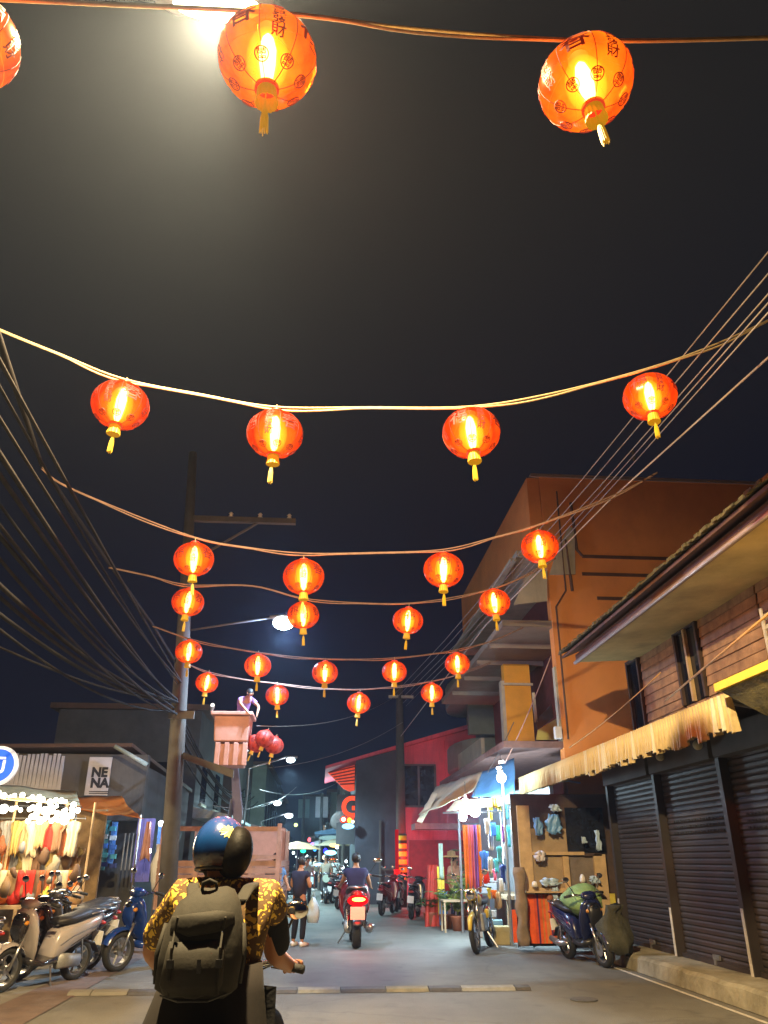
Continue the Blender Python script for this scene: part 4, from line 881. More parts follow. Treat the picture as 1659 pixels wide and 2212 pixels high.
# ridden scooter ahead
sr = az(771, 2052)
sc1 = scooter('maroon scooter with glowing red tail light ridden down the street', (sr.x, sr.y+1.0, 0), PI/2, maroon, M['blackpl'], 'ridden scooters', True, lean=0, sc=1.2); sc1.scale = (1.15, 1.5, 1.18)
sit = dict(pel=(0, 0, .9), wst=(0, .0, 1.04), cst=(0, .05, 1.24), nb=(0, .07, 1.36), nk=(0, .08, 1.42), hd=(0, .09, 1.51))
def seated(dy=0, hands=.55, hz=.98):
    f = lambda x, y, z: (x, -y, z)
    return dict(pel=f(0, 0, .84), wst=f(0, .02, .97), cst=f(0, .05, 1.17), nb=f(0, .07, 1.29), nk=f(0, .08, 1.35), hd=f(0, .10, 1.45),
      sl=f(.18, .05, 1.25), el=f(.26, .18, 1.05), hl=f(.30, hands, hz), sr=f(-.18, .05, 1.25), er=f(-.26, .18, 1.05), hr=f(-.30, hands, hz),
      pl=f(.1, .06, .82), kl=f(.17, .44, .76), fl=f(.15, .48, .36), tl=f(.15, .62, .33), pr=f(-.1, .06, .82), kr=f(-.17, .44, .76), fr=f(-.15, .48, .36), tr=f(-.15, .62, .33))
person('person in dark blue shirt riding the maroon scooter', (sr.x, sr.y+.72, 0), PI, seated(), mat('purple_navy_cotton', (.015, .01, .05), .85), mat('maroon_cotton', (.12, .02, .03), .85), h=1.72)

# yellow motorcycle parked right
def motorcycle(label, loc, rz, tank, lean=.12, sc=1):
    t = thing('motorcycle', label, 'motorcycle', loc, rz); t.rotation_euler = (lean, 0, rz); t.scale = (sc,)*3
    wheel(t, -.66, .30, .05, 18, 'chrome'); wheel(t, .66, .30, .045, 18, 'chrome')
    Yv = lambda w: (0, w, 0); Zv = lambda h, x=0: (x, 0, h)
    MB().loft([((.0, 0, .78), Yv(.08), Zv(.06)), ((.15, 0, .85), Yv(.13), Zv(.1)), ((.32, 0, .87), Yv(.12), Zv(.1)), ((.4, 0, .86), Yv(.05), Zv(.05))], 14).build('tank', tank, t, smooth=True)
    MB().loft([((-.75, 0, .84), Yv(.09), Zv(.04)), ((-.4, 0, .79), Yv(.13), Zv(.05)), ((0, 0, .78), Yv(.09), Zv(.05))], 14, 3).build('seat', M['seat'], t, smooth=True)
    for s_ in (-1, 1):
        MB().tube([(.66, s_*.08, .3), (.42, s_*.08, .85), (.36, s_*.08, .98)], .022, 8).build('fork_leg', M['chrome'], t, smooth=True)
        MB().rod((-.66, s_*.1, .3), (-.5, s_*.11, .72), .022, 8).build('shock', M['chrome'], t, smooth=True)
        mr = MB().tube([(.33, s_*.2, 1.05), (.34, s_*.28, 1.25)], .007, 6).build('mirror', M['chrome'], t); MB().ball((.34, s_*.3, 1.3), (.012, .06, .05), 12, 8).build('mirror_glass', M['chrome'], mr, smooth=True)
    MB().tube([(.42, 0, .85), (.3, 0, .4), (-.1, 0, .35), (-.35, 0, .6), (-.75, 0, .72)], .022, 8).build('frame', M['blackpl'], t, smooth=True)
    B((-.08, -.12, .32), (.25, .12, .62)).build('engine', M['zincgrey'], t, bevel=.03)
    for k in range(5): B((.02, -.1, .62+k*.022), (.2, .1, .63+k*.022)).build('cooling_fin', M['steel'], t)
    MB().tube([(.22, -.12, .5), (.2, -.16, .3), (-.3, -.18, .28), (-.85, -.2, .36)], [.02, .025, .035, .045], 10).build('exhaust', M['chrome'], t, smooth=True)
    MB().tube([(.2, -.36, 1.02), (.32, -.22, 1.06), (.38, 0, 1.0), (.32, .22, 1.06), (.2, .36, 1.02)], .013, 8).build('handlebar', M['chrome'], t, smooth=True)
    MB().loft([((.42, 0, .95), Yv(.06), Zv(.06)), ((.5, 0, .95), Yv(.1), Zv(.1)), ((.54, 0, .95), Yv(.1), Zv(.1))], 14).build('headlight', tank, t, smooth=True)
    MB().ball((.54, 0, .95), (.02, .09, .09), 14, 8).build('headlight_glass', M['chrome'], t, smooth=True)
    MB().loft([((-.6, 0, .64), Yv(.07), Zv(.02)), ((-.85, 0, .62), Yv(.08), Zv(.02)), ((-1.0, 0, .5), Yv(.06), Zv(.02))], 10).build('rear_fender', tank, t, smooth=True)
    MB().tube([(.40, 0, .52), (.62, 0, .63), (.86, 0, .56), (.98, 0, .4)], [.03, .05, .05, .03], 8).build('front_fender', tank, t, smooth=True)
    MB().ball((-.97, 0, .66), (.03, .06, .04), 10, 6).build('tail_light', mat('dull_red_lens', (.4, .02, .02), .3), t, smooth=True)
    for s_ in (-1, 1): MB().loft([((-.4, s_*.12, .58), Yv(.03), Zv(.07)), ((-.1, s_*.12, .6), Yv(.03), Zv(.08))], 10).build('side_panel', tank, t, smooth=True)
    MB().tube([(-.05, .1, .3), (-.02, .26, .02)], .012, 6).build('side_stand', M['steel'], t)
    return t
motorcycle('small yellow motorcycle parked on the right before the lit stall', (3.05, 15.9, 0), math.radians(-112), mat('gloss_yellow', (.6, .42, .05), .3, 0, .15, 5, 0, coat=.5), sc=.98)
cvr_ = 1
cvr = thing('scooter_cover', 'crumpled pale green cloth thrown over the scooter seat at the right', 'cover', (4.36, 13.95, .86), math.radians(-80))
me = MB().loft([((-.5, 0, .0), (0, .1, 0), (0, 0, .05)), ((-.25, 0, .02), (0, .24, 0), (0, 0, .16)), ((.1, 0, .02), (0, .26, 0), (0, 0, .2)), ((.35, 0, -.02), (0, .15, 0), (0, 0, .12))], 24).mesh('cloth', mat('green_cloth', (.2, .32, .12), .8, 0, .3, 6, .4), True)
wobble(me, .06, 7); wobble(me, .03, 18, 5); inst('cloth', me, cvr); cvr.scale = (1.05, 1.1, 1.1); cvr.location.z = .88

# ================================================================== foreground rider and scooter
gold_shirt = patterned('gold_shirt', (.78, .50, .06), (.10, .05, .012), 26, 'VORONOI', .8, .17)
olive = mat('olive_nylon', (.015, .0125, .008), .85, 0, .3, 5, .1, dirt=(.006, .005, .0035))
darkny = mat('dark_brown_nylon', (.006, .003, .003), .9, 0, .3, 5, .05)
rd = thing('person', 'rider seen from behind in blue helmet, gold patterned shirt and olive backpack', 'person', (-.42, 3.95, 0))
V = [(0, -.12, .88), (0, -.04, 1.05), (0, 0, 1.25), (0, .03, 1.38), (0, .05, 1.45), (0, .06, 1.56),
     (-.19, .02, 1.35), (-.34, .16, 1.12), (-.33, .44, 1.02), (.19, .02, 1.35), (.225, .16, 1.10), (.30, .47, 1.02),
     (-.1, -.04, .86), (-.2, .36, .8), (-.18, .4, .42), (-.18, .55, .36), (.1, -.04, .86), (.2, .36, .8), (.18, .4, .42), (.18, .55, .36)]
Ed = [(0, 1), (1, 2), (2, 3), (3, 4), (4, 5), (2, 6), (6, 7), (7, 8), (2, 9), (9, 10), (10, 11), (0, 12), (12, 13), (13, 14), (14, 15), (0, 16), (16, 17), (17, 18), (18, 19)]
Rr = [(.15, .11), (.14, .1), (.155, .1), (.08, .07), .058, .08, .062, .046, .03, .062, .048, .032, .09, .065, .045, .04, .09, .065, .045, .04]
for sgn, hi in ((-1, 8), (1, 11)):
    h0 = Vector(V[hi]); pi_ = len(V); V.append(tuple(h0+Vector((sgn*.015, .07, .005)))); Rr.append((.042, .024)); Ed.append((hi, pi_))
    for f_ in range(4):
        a = h0+Vector((sgn*(-.025+.019*f_)+sgn*.015, .105-.006*abs(f_-1.3), .008)); n0 = len(V)
        V += [tuple(a), tuple(a+Vector((0, .032, -.022))), tuple(a+Vector((0, .012, -.05)))]; Rr += [.0105, .0095, .0085]; Ed += [(pi_, n0), (n0, n0+1), (n0+1, n0+2)]
    n0 = len(V); V += [tuple(h0+Vector((-sgn*.035, .04, -.01))), tuple(h0+Vector((-sgn*.035, .075, -.035)))]; Rr += [.012, .0095]; Ed += [(hi, n0), (n0, n0+1)]
skinned('body', V, Ed, Rr, M['skinb'], rd, 2)
skinned('shirt', [(0, -.12, .95), (0, -.04, 1.07), (0, .0, 1.25), (0, .03, 1.375), (-.2, .02, 1.35), (-.345, .16, 1.13), (.2, .02, 1.345), (.25, .08, 1.24)],
        [(0, 1), (1, 2), (2, 3), (2, 4), (4, 5), (2, 6), (6, 7)], [(.185, .135), (.175, .125), (.18, .12), (.085, .08), .085, .068, .088, .078], gold_shirt, rd, 2)
skinned('sleeve', [(.165, .035, 1.365), (.215, .08, 1.26), (.25, .18, 1.10)], [(0, 1), (1, 2)], [.078, .074, .056], blk, rd, 2)
skinned('collar', [(-.09, .02, 1.40), (0, -.035, 1.405), (.1, .02, 1.40)], [(0, 1), (1, 2)], [.028, .03, .028], gold_shirt, rd, 2, root=1)
skinned('trousers', [(0, -.12, .86), (-.1, 0, .86), (-.21, .36, .8), (-.19, .4, .45), (.1, 0, .86), (.21, .36, .8), (.19, .4, .45)], [(0, 1), (1, 2), (2, 3), (0, 4), (4, 5), (5, 6)], [(.19, .15), .115, .09, .07, .115, .09, .07], blk, rd, 2)
MB().loft([((-.03, -.20, .70), (.27, 0, 0), (0, .12, 0)), ((-.03, -.17, .86), (.26, 0, 0), (0, .14, 0)), ((-.02, -.12, 1.0), (.225, 0, 0), (0, .14, 0)), ((0, -.1, 1.1), (.19, 0, 0), (0, .125, 0))], 24, 2.6).build('jacket_hem', darkny, rd, smooth=True)
for x in (-.19, .19): MB().loft([((x, .3, .34), (.05, 0, 0), (0, 0, .05)), ((x, .45, .34), (.055, 0, 0), (0, 0, .05)), ((x, .6, .33), (.04, 0, 0), (0, 0, .03))], 12).build('shoe', M['blackpl'], rd, smooth=True)
hc = Vector((-.035, .07, 1.545))
MB().ball(hc+Vector((0, .10, -.03)), (.075, .05, .1), 16, 10).build('face', M['skinb'], rd, smooth=True)
hm = bpy.data.materials.new('helmet_paint'); hm.use_nodes = True; N = hm.node_tree.nodes; L = hm.node_tree.links
bs = N['Principled BSDF']; bs.inputs['Roughness'].default_value = .22; bs.inputs['Coat Weight'].default_value = .6
tc = N.new('ShaderNodeTexCoord'); sx = N.new('ShaderNodeSeparateXYZ'); rr = N.new('ShaderNodeValToRGB'); L.new(tc.outputs['Object'], sx.inputs[0])
nz = N.new('ShaderNodeTexNoise'); nz.inputs['Scale'].default_value = 9; L.new(tc.outputs['Object'], nz.inputs['Vector'])
ad = N.new('ShaderNodeMath'); ad.operation = 'MULTIPLY_ADD'; ad.inputs[1].default_value = .12; L.new(nz.outputs['Fac'], ad.inputs[0]); L.new(sx.outputs['Z'], ad.inputs[2])
mr_ = N.new('ShaderNodeMapRange'); mr_.inputs[1].default_value = -.12; mr_.inputs[2].default_value = .24; L.new(ad.outputs[0], mr_.inputs[0]); L.new(mr_.outputs[0], rr.inputs[0])
rr.color_ramp.elements[0].position = 0; rr.color_ramp.elements[0].color = (.01, .012, .03, 1)
rr.color_ramp.elements[1].position = .93; rr.color_ramp.elements[1].color = (.14, .08, .26, 1)
for p_, c_ in ((.28, (.012, .008, .016, 1)), (.33, (.06, .008, .01, 1)), (.40, (.004, .014, .07, 1)), (.62, (.006, .04, .16, 1)), (.8, (.02, .06, .24, 1))):
    e = rr.color_ramp.elements.new(p_); e.color = c_
L.new(rr.outputs[0], bs.inputs['Base Color'])
hs = MB().ball((0, 0, 0), (.128, .152, .148), 40, 24)
ho = hs.build('helmet', hm, rd, smooth=True, loc=hc+Vector((-.012, 0, .0)))
bmx = bmesh.new(); bmx.from_mesh(ho.data); bmesh.ops.delete(bmx, geom=[v for v in bmx.verts if v.co.z < -.098+.25*max(0, -v.co.y-.05)*0], context='VERTS'); bmx.to_mesh(ho.data); bmx.free()
ho.modifiers.new('thick', 'SOLIDIFY').thickness = .012
MB().tube([(-.03, .03, 1.34), (-.035, .045, 1.42), (-.035, .06, 1.5)], [.068, .06, .075], 14).build('neck', M['skinb'], rd, smooth=True)
MB().tube([Vector((.106*math.cos(a), .128*math.sin(a), -.086-.012*math.sin(a))) for a in [2*PI*i/32 for i in range(33)]], .008, 8).build('rim_trim', M['blackpl'], ho, smooth=True)
# sun sticker on the shell
sv = MB(); vs = [(0, 0)]+[((.034 if i % 2 else .05)*math.cos(2*PI*i/24), (.034 if i % 2 else .05)*math.sin(2*PI*i/24)) for i in range(24)]
def onsh(u, v): # around direction back-up-right
    d = Vector((.30, -.80, .52)).normalized(); a = d.cross(Vector((0, 0, 1))).normalized(); c2 = a.cross(d)
    q = (d*.145-a*u+c2*v).normalized(); s_ = 1/math.sqrt((q.x/.1295)**2+(q.y/.1535)**2+(q.z/.1495)**2); return q*s_
sv.add([onsh(u*.9, v*.7) for u, v in vs], [(0, i, i % 24+1) for i in range(1, 25)]); sv.build('sun_sticker', mat('sticker_yellow', (.75, .68, .22), .4, 0, .1, 5, 0), ho)
vi = MB().ball((0, 0, 0), (.08, .12, .118), 32, 20).build('visor', mat('matt_black_visor', (.003, .0025, .0025), .6), rd, smooth=True, loc=hc+Vector((.062, -.055, -.015))); vi.rotation_euler = (0, .18, .25); MATS['matt_black_visor'].node_tree.nodes['Principled BSDF'].inputs['Specular IOR Level'].default_value = .15
MB().tube([hc+Vector((-.10, .04, -.06)), hc+Vector((-.05, .1, -.17)), hc+Vector((.05, .1, -.17)), hc+Vector((.1, .04, -.06))], .01, 6).build('chin_strap', M['blackpl'], rd)
bp = thing('backpack', 'crumpled olive backpack on the rider\'s back', 'backpack', (-.46, 3.68, 1.0), 0); bp.scale = (.9, 1, .97)
def crump(m, a, s_): wobble(m.data, a, s_, 3); return m
crump(MB().loft([((-.02, 0, -.0), (.13, 0, 0), (0, .05, 0)), ((-.02, -.02, .03), (.175, 0, 0), (0, .10, 0)), ((-.01, -.02, .14), (.18, 0, 0), (0, .115, 0)), ((.0, -.01, .26), (.17, 0, 0), (0, .105, 0)), ((.01, .02, .35), (.14, 0, 0), (0, .085, 0)), ((.02, .05, .40), (.09, 0, 0), (0, .05, 0))], 40, 2.8).build('main_bag', olive, bp, smooth=True), .02, 14)
crump(MB().loft([((-.03, -.10, .02), (.12, 0, 0), (0, .03, 0)), ((-.03, -.12, .06), (.135, 0, 0), (0, .045, 0)), ((-.02, -.12, .17), (.13, 0, 0), (0, .045, 0)), ((-.02, -.10, .21), (.12, 0, 0), (0, .03, 0))], 32, 3).build('front_pocket', olive, bp, smooth=True), .008, 16)
crump(MB().loft([((-.15, -.07, .27), (0, .02, 0), (0, 0, .03)), ((-.05, -.12, .27), (0, .035, 0), (0, 0, .045)), ((.06, -.11, .28), (0, .035, 0), (0, 0, .04)), ((.13, -.06, .28), (0, .02, 0), (0, 0, .03))], 20).build('top_flap', olive, bp, smooth=True), .007, 20)
MB().tube([(-.16, -.05, .235), (-.08, -.125, .245), (.05, -.125, .25), (.15, -.05, .245)], .005, 6).build('zip', M['blackpl'], bp)
MB().tube([(-.17, -.05, .01), (-.08, -.13, .0), (.05, -.13, .0), (.14, -.05, .02)], .004, 6).build('zip', M['blackpl'], bp)
for x_ in (-.12, .09):
    MB().tube([(x_, -.12, .02), (x_, -.165, .08), (x_, -.165, .19), (x_, -.12, .25), (x_+.01, -.14, .3)], .006, 4).build('webbing_strap', olive, bp)
    B((x_-.014, -.178, .12), (x_+.014, -.163, .15)).build('buckle', M['blackpl'], bp)
MB().tube([(.17, -.03, .05), (.185, -.04, .16), (.17, -.02, .27)], .012, 6).build('side_seam', olive, bp, smooth=True)
MB().tube([(-.2, -.03, .05), (-.205, -.04, .16), (-.18, -.02, .27)], .012, 6).build('side_seam', olive, bp, smooth=True)
B((-.005, -.166, .1), (.012, -.16, .15)).build('zip_pull', M['blackpl'], bp)
MB().tube([(-.035, .0, .395), (-.03, -.015, .425), (0, -.02, .437), (.03, -.015, .425), (.035, 0, .395)], .008, 6).build('handle', olive, bp, smooth=True)
for s_ in (-1, 1): MB().loft([((.035+s_*.10, .03, .34), (.03, 0, 0), (0, .012, .004)), ((.035+s_*.135, .13, .40), (.03, 0, 0), (0, .008, .012)), ((.035+s_*.15, .25, .41), (.03, 0, 0), (0, -.002, .012)), ((.035+s_*.15, .36, .34), (.03, 0, 0), (0, -.008, .008))], 10, 4).build('shoulder_strap', olive, bp, smooth=True)
fs_ = scooter('black scooter under the helmeted rider in the foreground', (-.42, 4.05, 0), PI/2, black_sc, M['blackpl'], 'ridden scooters', False, lean=0, sc=1.0)

# ================================================================== RIGHT: wooden display
YD = 15.6
ds = thing('display_cabinet', 'pale wooden display frame with plywood panels and shelves under the awning', 'cabinet', (4.6, 15.6, 0))
def quad(x0, yt, x1, yb, Y, d, name, m, par, **k): # box from display-plane rectangle
    a = ay(x0, yb, Y); c = ay(x1, yt, Y); a2 = ay(x0, yt, Y)
    return P(MB().box((min(a.x, c.x), Y, a.z), (max(a.x, c.x), Y+d, c.z)), name, m, par, **k)
quad(1122, 1716, 1318, 2044, YD+.14, .06, 'back_panel', M['darkwood'], ds)
quad(1143, 1790, 1222, 1842, YD+.08, .05, 'plywood_panel', M['ply'], ds)
quad(1143, 1850, 1225, 1920, YD+.08, .05, 'plywood_panel', M['ply'], ds)
quad(1228, 1850, 1300, 1920, YD+.08, .05, 'plywood_panel', mat('grey_ply', (.16, .13, .11), .7), ds)
quad(1228, 1745, 1300, 1842, YD+.07, .02, 'glass_pane', M['glass'], ds)
for (a, b_, c_, d_) in ((1134, 1740, 1142, 2010), (1299, 1845, 1307, 2012), (1222, 1850, 1228, 1925)): quad(a, b_, c_, d_, YD, .07, 'post', M['palewood'], ds)
for (a, b_, c_, d_) in ((1142, 1840, 1262, 1847), (1142, 1918, 1299, 1928), (1142, 2000, 1299, 2008)): quad(a, b_, c_, d_, YD-.004, .07, 'rail', M['palewood'], ds)
quad(1262, 1843, 1300, 1849, YD, .07, 'rail', M['darkwood'], ds)
quad(1138, 1925, 1305, 1929, YD-.25, .3, 'shelf', M['palewood'], ds)
sc_ = thing('striped_cloth', 'orange, red and purple striped cloth hanging below the display frame', 'cloth', ay(1180, 1990, YD-.05))
cols = [(.75, .10, .02), (.6, .07, .02), (.08, .02, .1), (.7, .1, .02), (.55, .2, .05), (.75, .12, .02), (.1, .02, .09), (.7, .08, .03), (.5, .15, .05)]
xp = 1146
k = 0
while xp < 1222:
    w_ = R.choice((7, 9, 6)); m = mat(f'stripe_cloth_{k % 9}', cols[k % 9], .85)
    a = ay(xp, 2038, YD-.02); c = ay(xp+w_, 1932, YD-.02)
    n = 5; b = MB(); vs = []
    for i in range(n+1):
        z = c.z+(a.z-c.z)*i/n
        for j in range(4): vs.append((a.x+(c.x-a.x)*j/3, YD-.03+.012*math.sin(j*2.1+k*1.3)-.02*i/n, z))
    b.add(vs, [(i*4+j, i*4+j+1, (i+1)*4+j+1, (i+1)*4+j) for i in range(n) for j in range(3)]); P(b, 'stripe', m, sc_, smooth=True)
    xp += w_; k += 1
ot = thing('orange_towel', 'bright orange towel hanging left of the display frame to the ground', 'towel', ay(1118, 2030, YD-.1))
for i, (a, c_) in enumerate(((1110, 1120), (1120, 1126), (1127, 1136))): quad(a, 1965, c_, 2036, YD-.1, .02, 'fold', MATS['stripe_cloth_%d' % (0 if i == 0 else 2 if i == 1 else 4)], ot)
gs = thing('rolled_mat', 'tall grey brown rolled bundle standing left of the display frame', 'bundle', ay(1132, 2040, YD-.25))
pz = gs.location.z; MB().loft([((.01*math.sin(k*2), 0, -.02+k*.105), (.10+.022*math.sin(k*1.3), 0, 0), (0, .09, 0)) for k in range(13)], 18).build('sack', mat('sackcloth', (.22, .16, .11), .9, 0, .3, 5, .4), gs, smooth=True)
def blob(name, label, cat, px, py, Y, w, h, m, group=None, d=.06, seed=0, sm=True):
    p = ay(px, py, Y); t = MB().loft([((0, 0, -h/2), (w*.3, 0, 0), (0, d*.4, 0)), ((0, 0, -h*.3), (w*.5, 0, 0), (0, d, 0)), ((0, 0, .1*h), (w*.48, 0, 0), (0, d, 0)), ((0, 0, h*.42), (w*.3, 0, 0), (0, d*.7, 0)), ((0, 0, h*.5), (w*.12, 0, 0), (0, d*.3, 0))], 14).build(name, m, smooth=sm, loc=p)
    wobble(t.data, min(w, h)*.14, 9/max(w, h)*.4, seed); return tag(t, label, cat, group)
bluep = mat('blue_plastic', (.14, .33, .65), .3, 0, .2, 8, .3); palep = mat('pale_blue_cloth', (.42, .55, .7), .8, 0, .15, 6, .2)
for i, (px, py, w, h, m, lab) in enumerate([(1196, 1780, .28, .34, bluep, 'big bright blue bag hanging at the top of the display'), (1163, 1785, .16, .3, bluep, 'narrow blue bag hanging left of the bigger one'), (1200, 1745, .22, .12, palep, 'pale pouch above the big blue bag'), (1292, 1815, .08, .34, palep, 'slim pale blue strip hanging by the glass'), (1262, 1815, .08, .10, palep, 'small pale pouch beside the slim strip'), (1285, 1900, .2, .12, palep, 'folded pale cloth on the right upper shelf'), (1258, 1898, .1, .14, M['white'], 'small white jar on the right shelf'), (1155, 1910, .1, .1, M['white'], 'small white box on the left of the shelf'), (1168, 1850, .2, .16, M['sheet'], 'pale cloth draped over the middle rail'), (1190, 1905, .34, .12, palep, 'light blue folded towel on the shelf'), (1200, 1930, .12, .2, palep, 'light blue towel end hanging from the shelf'), (1270, 1955, .32, .22, palep, 'crumpled pale blue sack under the shelf'), (1188, 1938, .12, .12, M['clay'], 'dark red round ornament on the frame')]):
    if any(k_ in lab for k_ in ('jar', 'box', 'ornament')): blob('stall_item', lab, 'goods', px, py, YD-.12, w, h, m, 'goods on the wooden display', .05, i)
    else:
        q = ay(px, py, YD-.12); mb = MB(); nu = 9; rr_ = random.Random(i*3+1); vs = []
        for a_i in range(7):
            v = a_i/6; ww = w*(.55+.45*math.sin(v*2.4+.5))*rr_.uniform(.75, 1.2); ox = rr_.uniform(-.12, .12)*w
            for b_i in range(nu): u = b_i/(nu-1)-.5; vs.append((u*ww+ox, .035*math.sin(b_i*1.7+a_i*.6), h*(.5-v)+rr_.uniform(-.05, .05)*h))
        mb.add(vs, [(a_i*nu+b_i, a_i*nu+b_i+1, (a_i+1)*nu+b_i+1, (a_i+1)*nu+b_i) for a_i in range(6) for b_i in range(nu-1)])
        o = mb.build('stall_item', m, smooth=True, loc=q); s_ = o.modifiers.new('thick', 'SOLIDIFY'); s_.thickness = .03; tag(o, lab, 'goods', 'goods on the wooden display')
yb = thing('yellow_board', 'yellow board leaning right of the display frame', 'board', ay(1318, 2000, YD+.05))
quad(1309, 1930, 1328, 2010, YD+.02, .03, 'sheet', mat('dull_yellow', (.5, .42, .06), .7), yb)
sk = thing('sack', 'dark green sack slumped at the wall right of the parked scooter', 'sack', az(1335, 2060, .2))
crump(MB().loft([((0, 0, 0), (.2, 0, 0), (0, .2, 0)), ((0, 0, .2), (.26, 0, 0), (0, .24, 0)), ((-.05, 0, .42), (.24, 0, 0), (0, .17, 0)), ((-.02, 0, .56), (.12, 0, 0), (0, .12, 0)), ((.03, 0, .66), (.15, 0, 0), (0, .1, 0))], 28).build('cloth', mat('dark_olive_cloth', (.05, .048, .03), .9, 0, .4, 7, .5), sk, smooth=True), .10, 7)

# ================================================================== RIGHT: lit stall
st = thing('market_stall', 'brightly lit clothes stall with blue and cream tarpaulin roof at the right kerb', 'stall', (4, 18, 0))
def patch(c4, m, name, par, nu=14, nv=8, amp=.05, seed=0, thick=.01):
    a, b_, c_, d_ = [Vector(v) for v in c4]; vs = []
    for i in range(nv+1):
        for j in range(nu+1):
            u, v = j/nu, i/nv; p = a.lerp(b_, u).lerp(d_.lerp(c_, u), v)
            p = p+Vector((0, 0, -1))*amp*(math.sin(u*PI*3+seed)*.5+.5)*math.sin(v*PI)+noise.noise_vector(p*3)*amp*.5; vs.append(p)
    mb = MB(); mb.add(vs, [(i*(nu+1)+j, i*(nu+1)+j+1, (i+1)*(nu+1)+j+1, (i+1)*(nu+1)+j) for i in range(nv) for j in range(nu)])
    o = P(mb, name, m, par, smooth=True); s_ = o.modifiers.new('thick', 'SOLIDIFY'); s_.thickness = thick; return o
patch([ay(1018, 1722, 17.4), ay(1112, 1722, 16.6), ay(1112, 1640, 17.8), ay(1040, 1668, 18.6)], M['tarpb'], 'blue_tarpaulin', st, amp=.06)
patch([ay(905, 1762, 19.5), ay(1019, 1712, 17.5), ay(1042, 1666, 18.6), ay(940, 1702, 21)], M['tarpc'], 'cream_tarpaulin', st, amp=.08)
patch([ay(965, 1752, 17.5), ay(1110, 1738, 16.7), ay(1112, 1722, 16.6), ay(985, 1728, 17.5)], M['tarpc'], 'valance', st, amp=.03)
patch([ay(900, 1775, 19.6), ay(912, 1778, 19.5), ay(945, 1715, 19.5), ay(935, 1712, 19.8)], M['tarpc'], 'valance', st, amp=.02)
P(MB().box((4.62, 16.3, 0), (4.7, 24, 3.0)), 'back_wall', mat('pale_blue_sheet', (.42, .5, .55), .8, 0, .15, 2, .1), st)
for (px, Y, zt) in ((1104, 16.7, 3.0), (1000, 19.5, 2.5), (1095, 21, 2.9)):
    g = ay(px, 2000, Y); P(MB().rod((g.x, Y, 0), (g.x, Y, zt), .03, 8), 'post', M['steel'], st)
P(MB().rod((2.6, 17.5, 2.42), (4.5, 16.8, 2.45), .02, 6), 'hanging_rail', M['steel'], st)
P(MB().box((3.9, 17.6, .75), (4.6, 22, .82)), 'table', M['ply'], st)
for y_ in (17.7, 19.8, 21.9): P(MB().box((3.92, y_, 0), (3.98, y_+.06, .75)), 'leg', M['ply'], st)
WB = glow('stall_bulb', (.92, .97, 1), 14)
for i, (px, py, Y, r_, pw) in enumerate([(1006, 1742, 17.6, .16, 420), (1026, 1752, 17.3, .12, 200), (1083, 1680, 16.5, .10, 150), (1000, 1765, 18.0, .09, 150)]):
    t = thing('stall_bulb', ['big white bulb, the brightest under the stall roof', 'second white bulb just right of the brightest one', 'white bulb hanging in front of the blue tarpaulin', 'white bulb lowest of the cluster at the stall'][i], 'light bulb', ay(px, py, Y), group='white bulbs of the stall')
    MB().ball((0, 0, 0), r_, 16, 10).build('glass', WB, t, smooth=True); MB().lathe([(.03, 0), (.035, .08), (.02, .12)], 10, (0, 0, r_*.8)).build('socket', M['white'], t)
    MB().rod((0, 0, r_), (0, 0, r_+.35), .006, 5).build('wire', M['blackpl'], t)
    lamp('bulb_light', (0, 0, -r_-.1), (.62, .85, 1), pw, t, .1)
for i, (px, py) in enumerate([(1078, 1660), (1083, 1647), (1080, 1668)]):  # emissive tubes standing in for bright reflections above the bulb
    p = ay(px, py, 16.5); t = thing('energy_lamp', ['small white spiral lamp just above the hanging bulb', 'topmost small white lamp over the blue tarpaulin', 'small white lamp between two others by the tarpaulin'][i], 'light bulb', p, group='small lamps over the tarpaulin')
    MB().tube([(-.05, 0, 0), (.05, 0, .02)], .025, 8).build('tube', WB, t)
# hung garments
def garment(px, py, Y, w, h, m, label, group, kind='towel', name=None):
    p = ay(px, py, Y); t = MB(); nu, nv = 9, 6; vs = []
    for i in range(nv+1):
        v = i/nv
        for j in range(nu+1):
            u = j/nu-.5; ww = w
            if kind == 'shirt': ww = w*(1.0 if v < .3 else .62)
            if kind == 'dress': ww = w*(.45+.6*v)
            vs.append((u*ww, (.05 if kind == 'dress' else .025)*math.sin(u*16+px+v)+.01*math.sin(v*7+px), -v*h*(1+.05*math.sin(px*3+u*7))-(abs(u)*h*.14 if kind == 'shirt' else 0)))
    t.add(vs, [(i*(nu+1)+j, i*(nu+1)+j+1, (i+1)*(nu+1)+j+1, (i+1)*(nu+1)+j) for i in range(nv) for j in range(nu)])
    o = t.build(name or ('hanging_'+kind), m, smooth=True, loc=p); s_ = o.modifiers.new('thick', 'SOLIDIFY'); s_.thickness = .015
    o.rotation_euler.z = R.uniform(-.3, .3); return tag(o, label, {'towel': 'towel', 'shirt': 'shirt', 'dress': 'dress'}[kind], group)
def cm_(n, c): return mat('cloth_'+n, c, .85, 0, .15, 6, .2)
CC = dict(orange=(.75, .2, .03), pink=(.7, .15, .25), purple=(.25, .08, .35), red=(.65, .03, .02), yellow=(.75, .55, .06), green=(.05, .45, .2), cyan=(.1, .5, .6), blue=(.06, .2, .6), white=(.6, .6, .58), cream=(.55, .48, .32), teal=(.08, .35, .35), tan=(.4, .25, .12), grey=(.25, .25, .25), navy=(.02, .03, .12))
for i, (px, c) in enumerate([(1007, 'orange'), (1015, 'pink'), (1022, 'purple'), (1031, 'orange')]):
    garment(px, 1782, 17.0+.02*i, .12, 1.15+.02*i, cm_(c, CC[c]), f'long {["orange", "pink", "purple", "rightmost orange"][i]} towel hanging below the white bulbs', 'long towels at the stall')
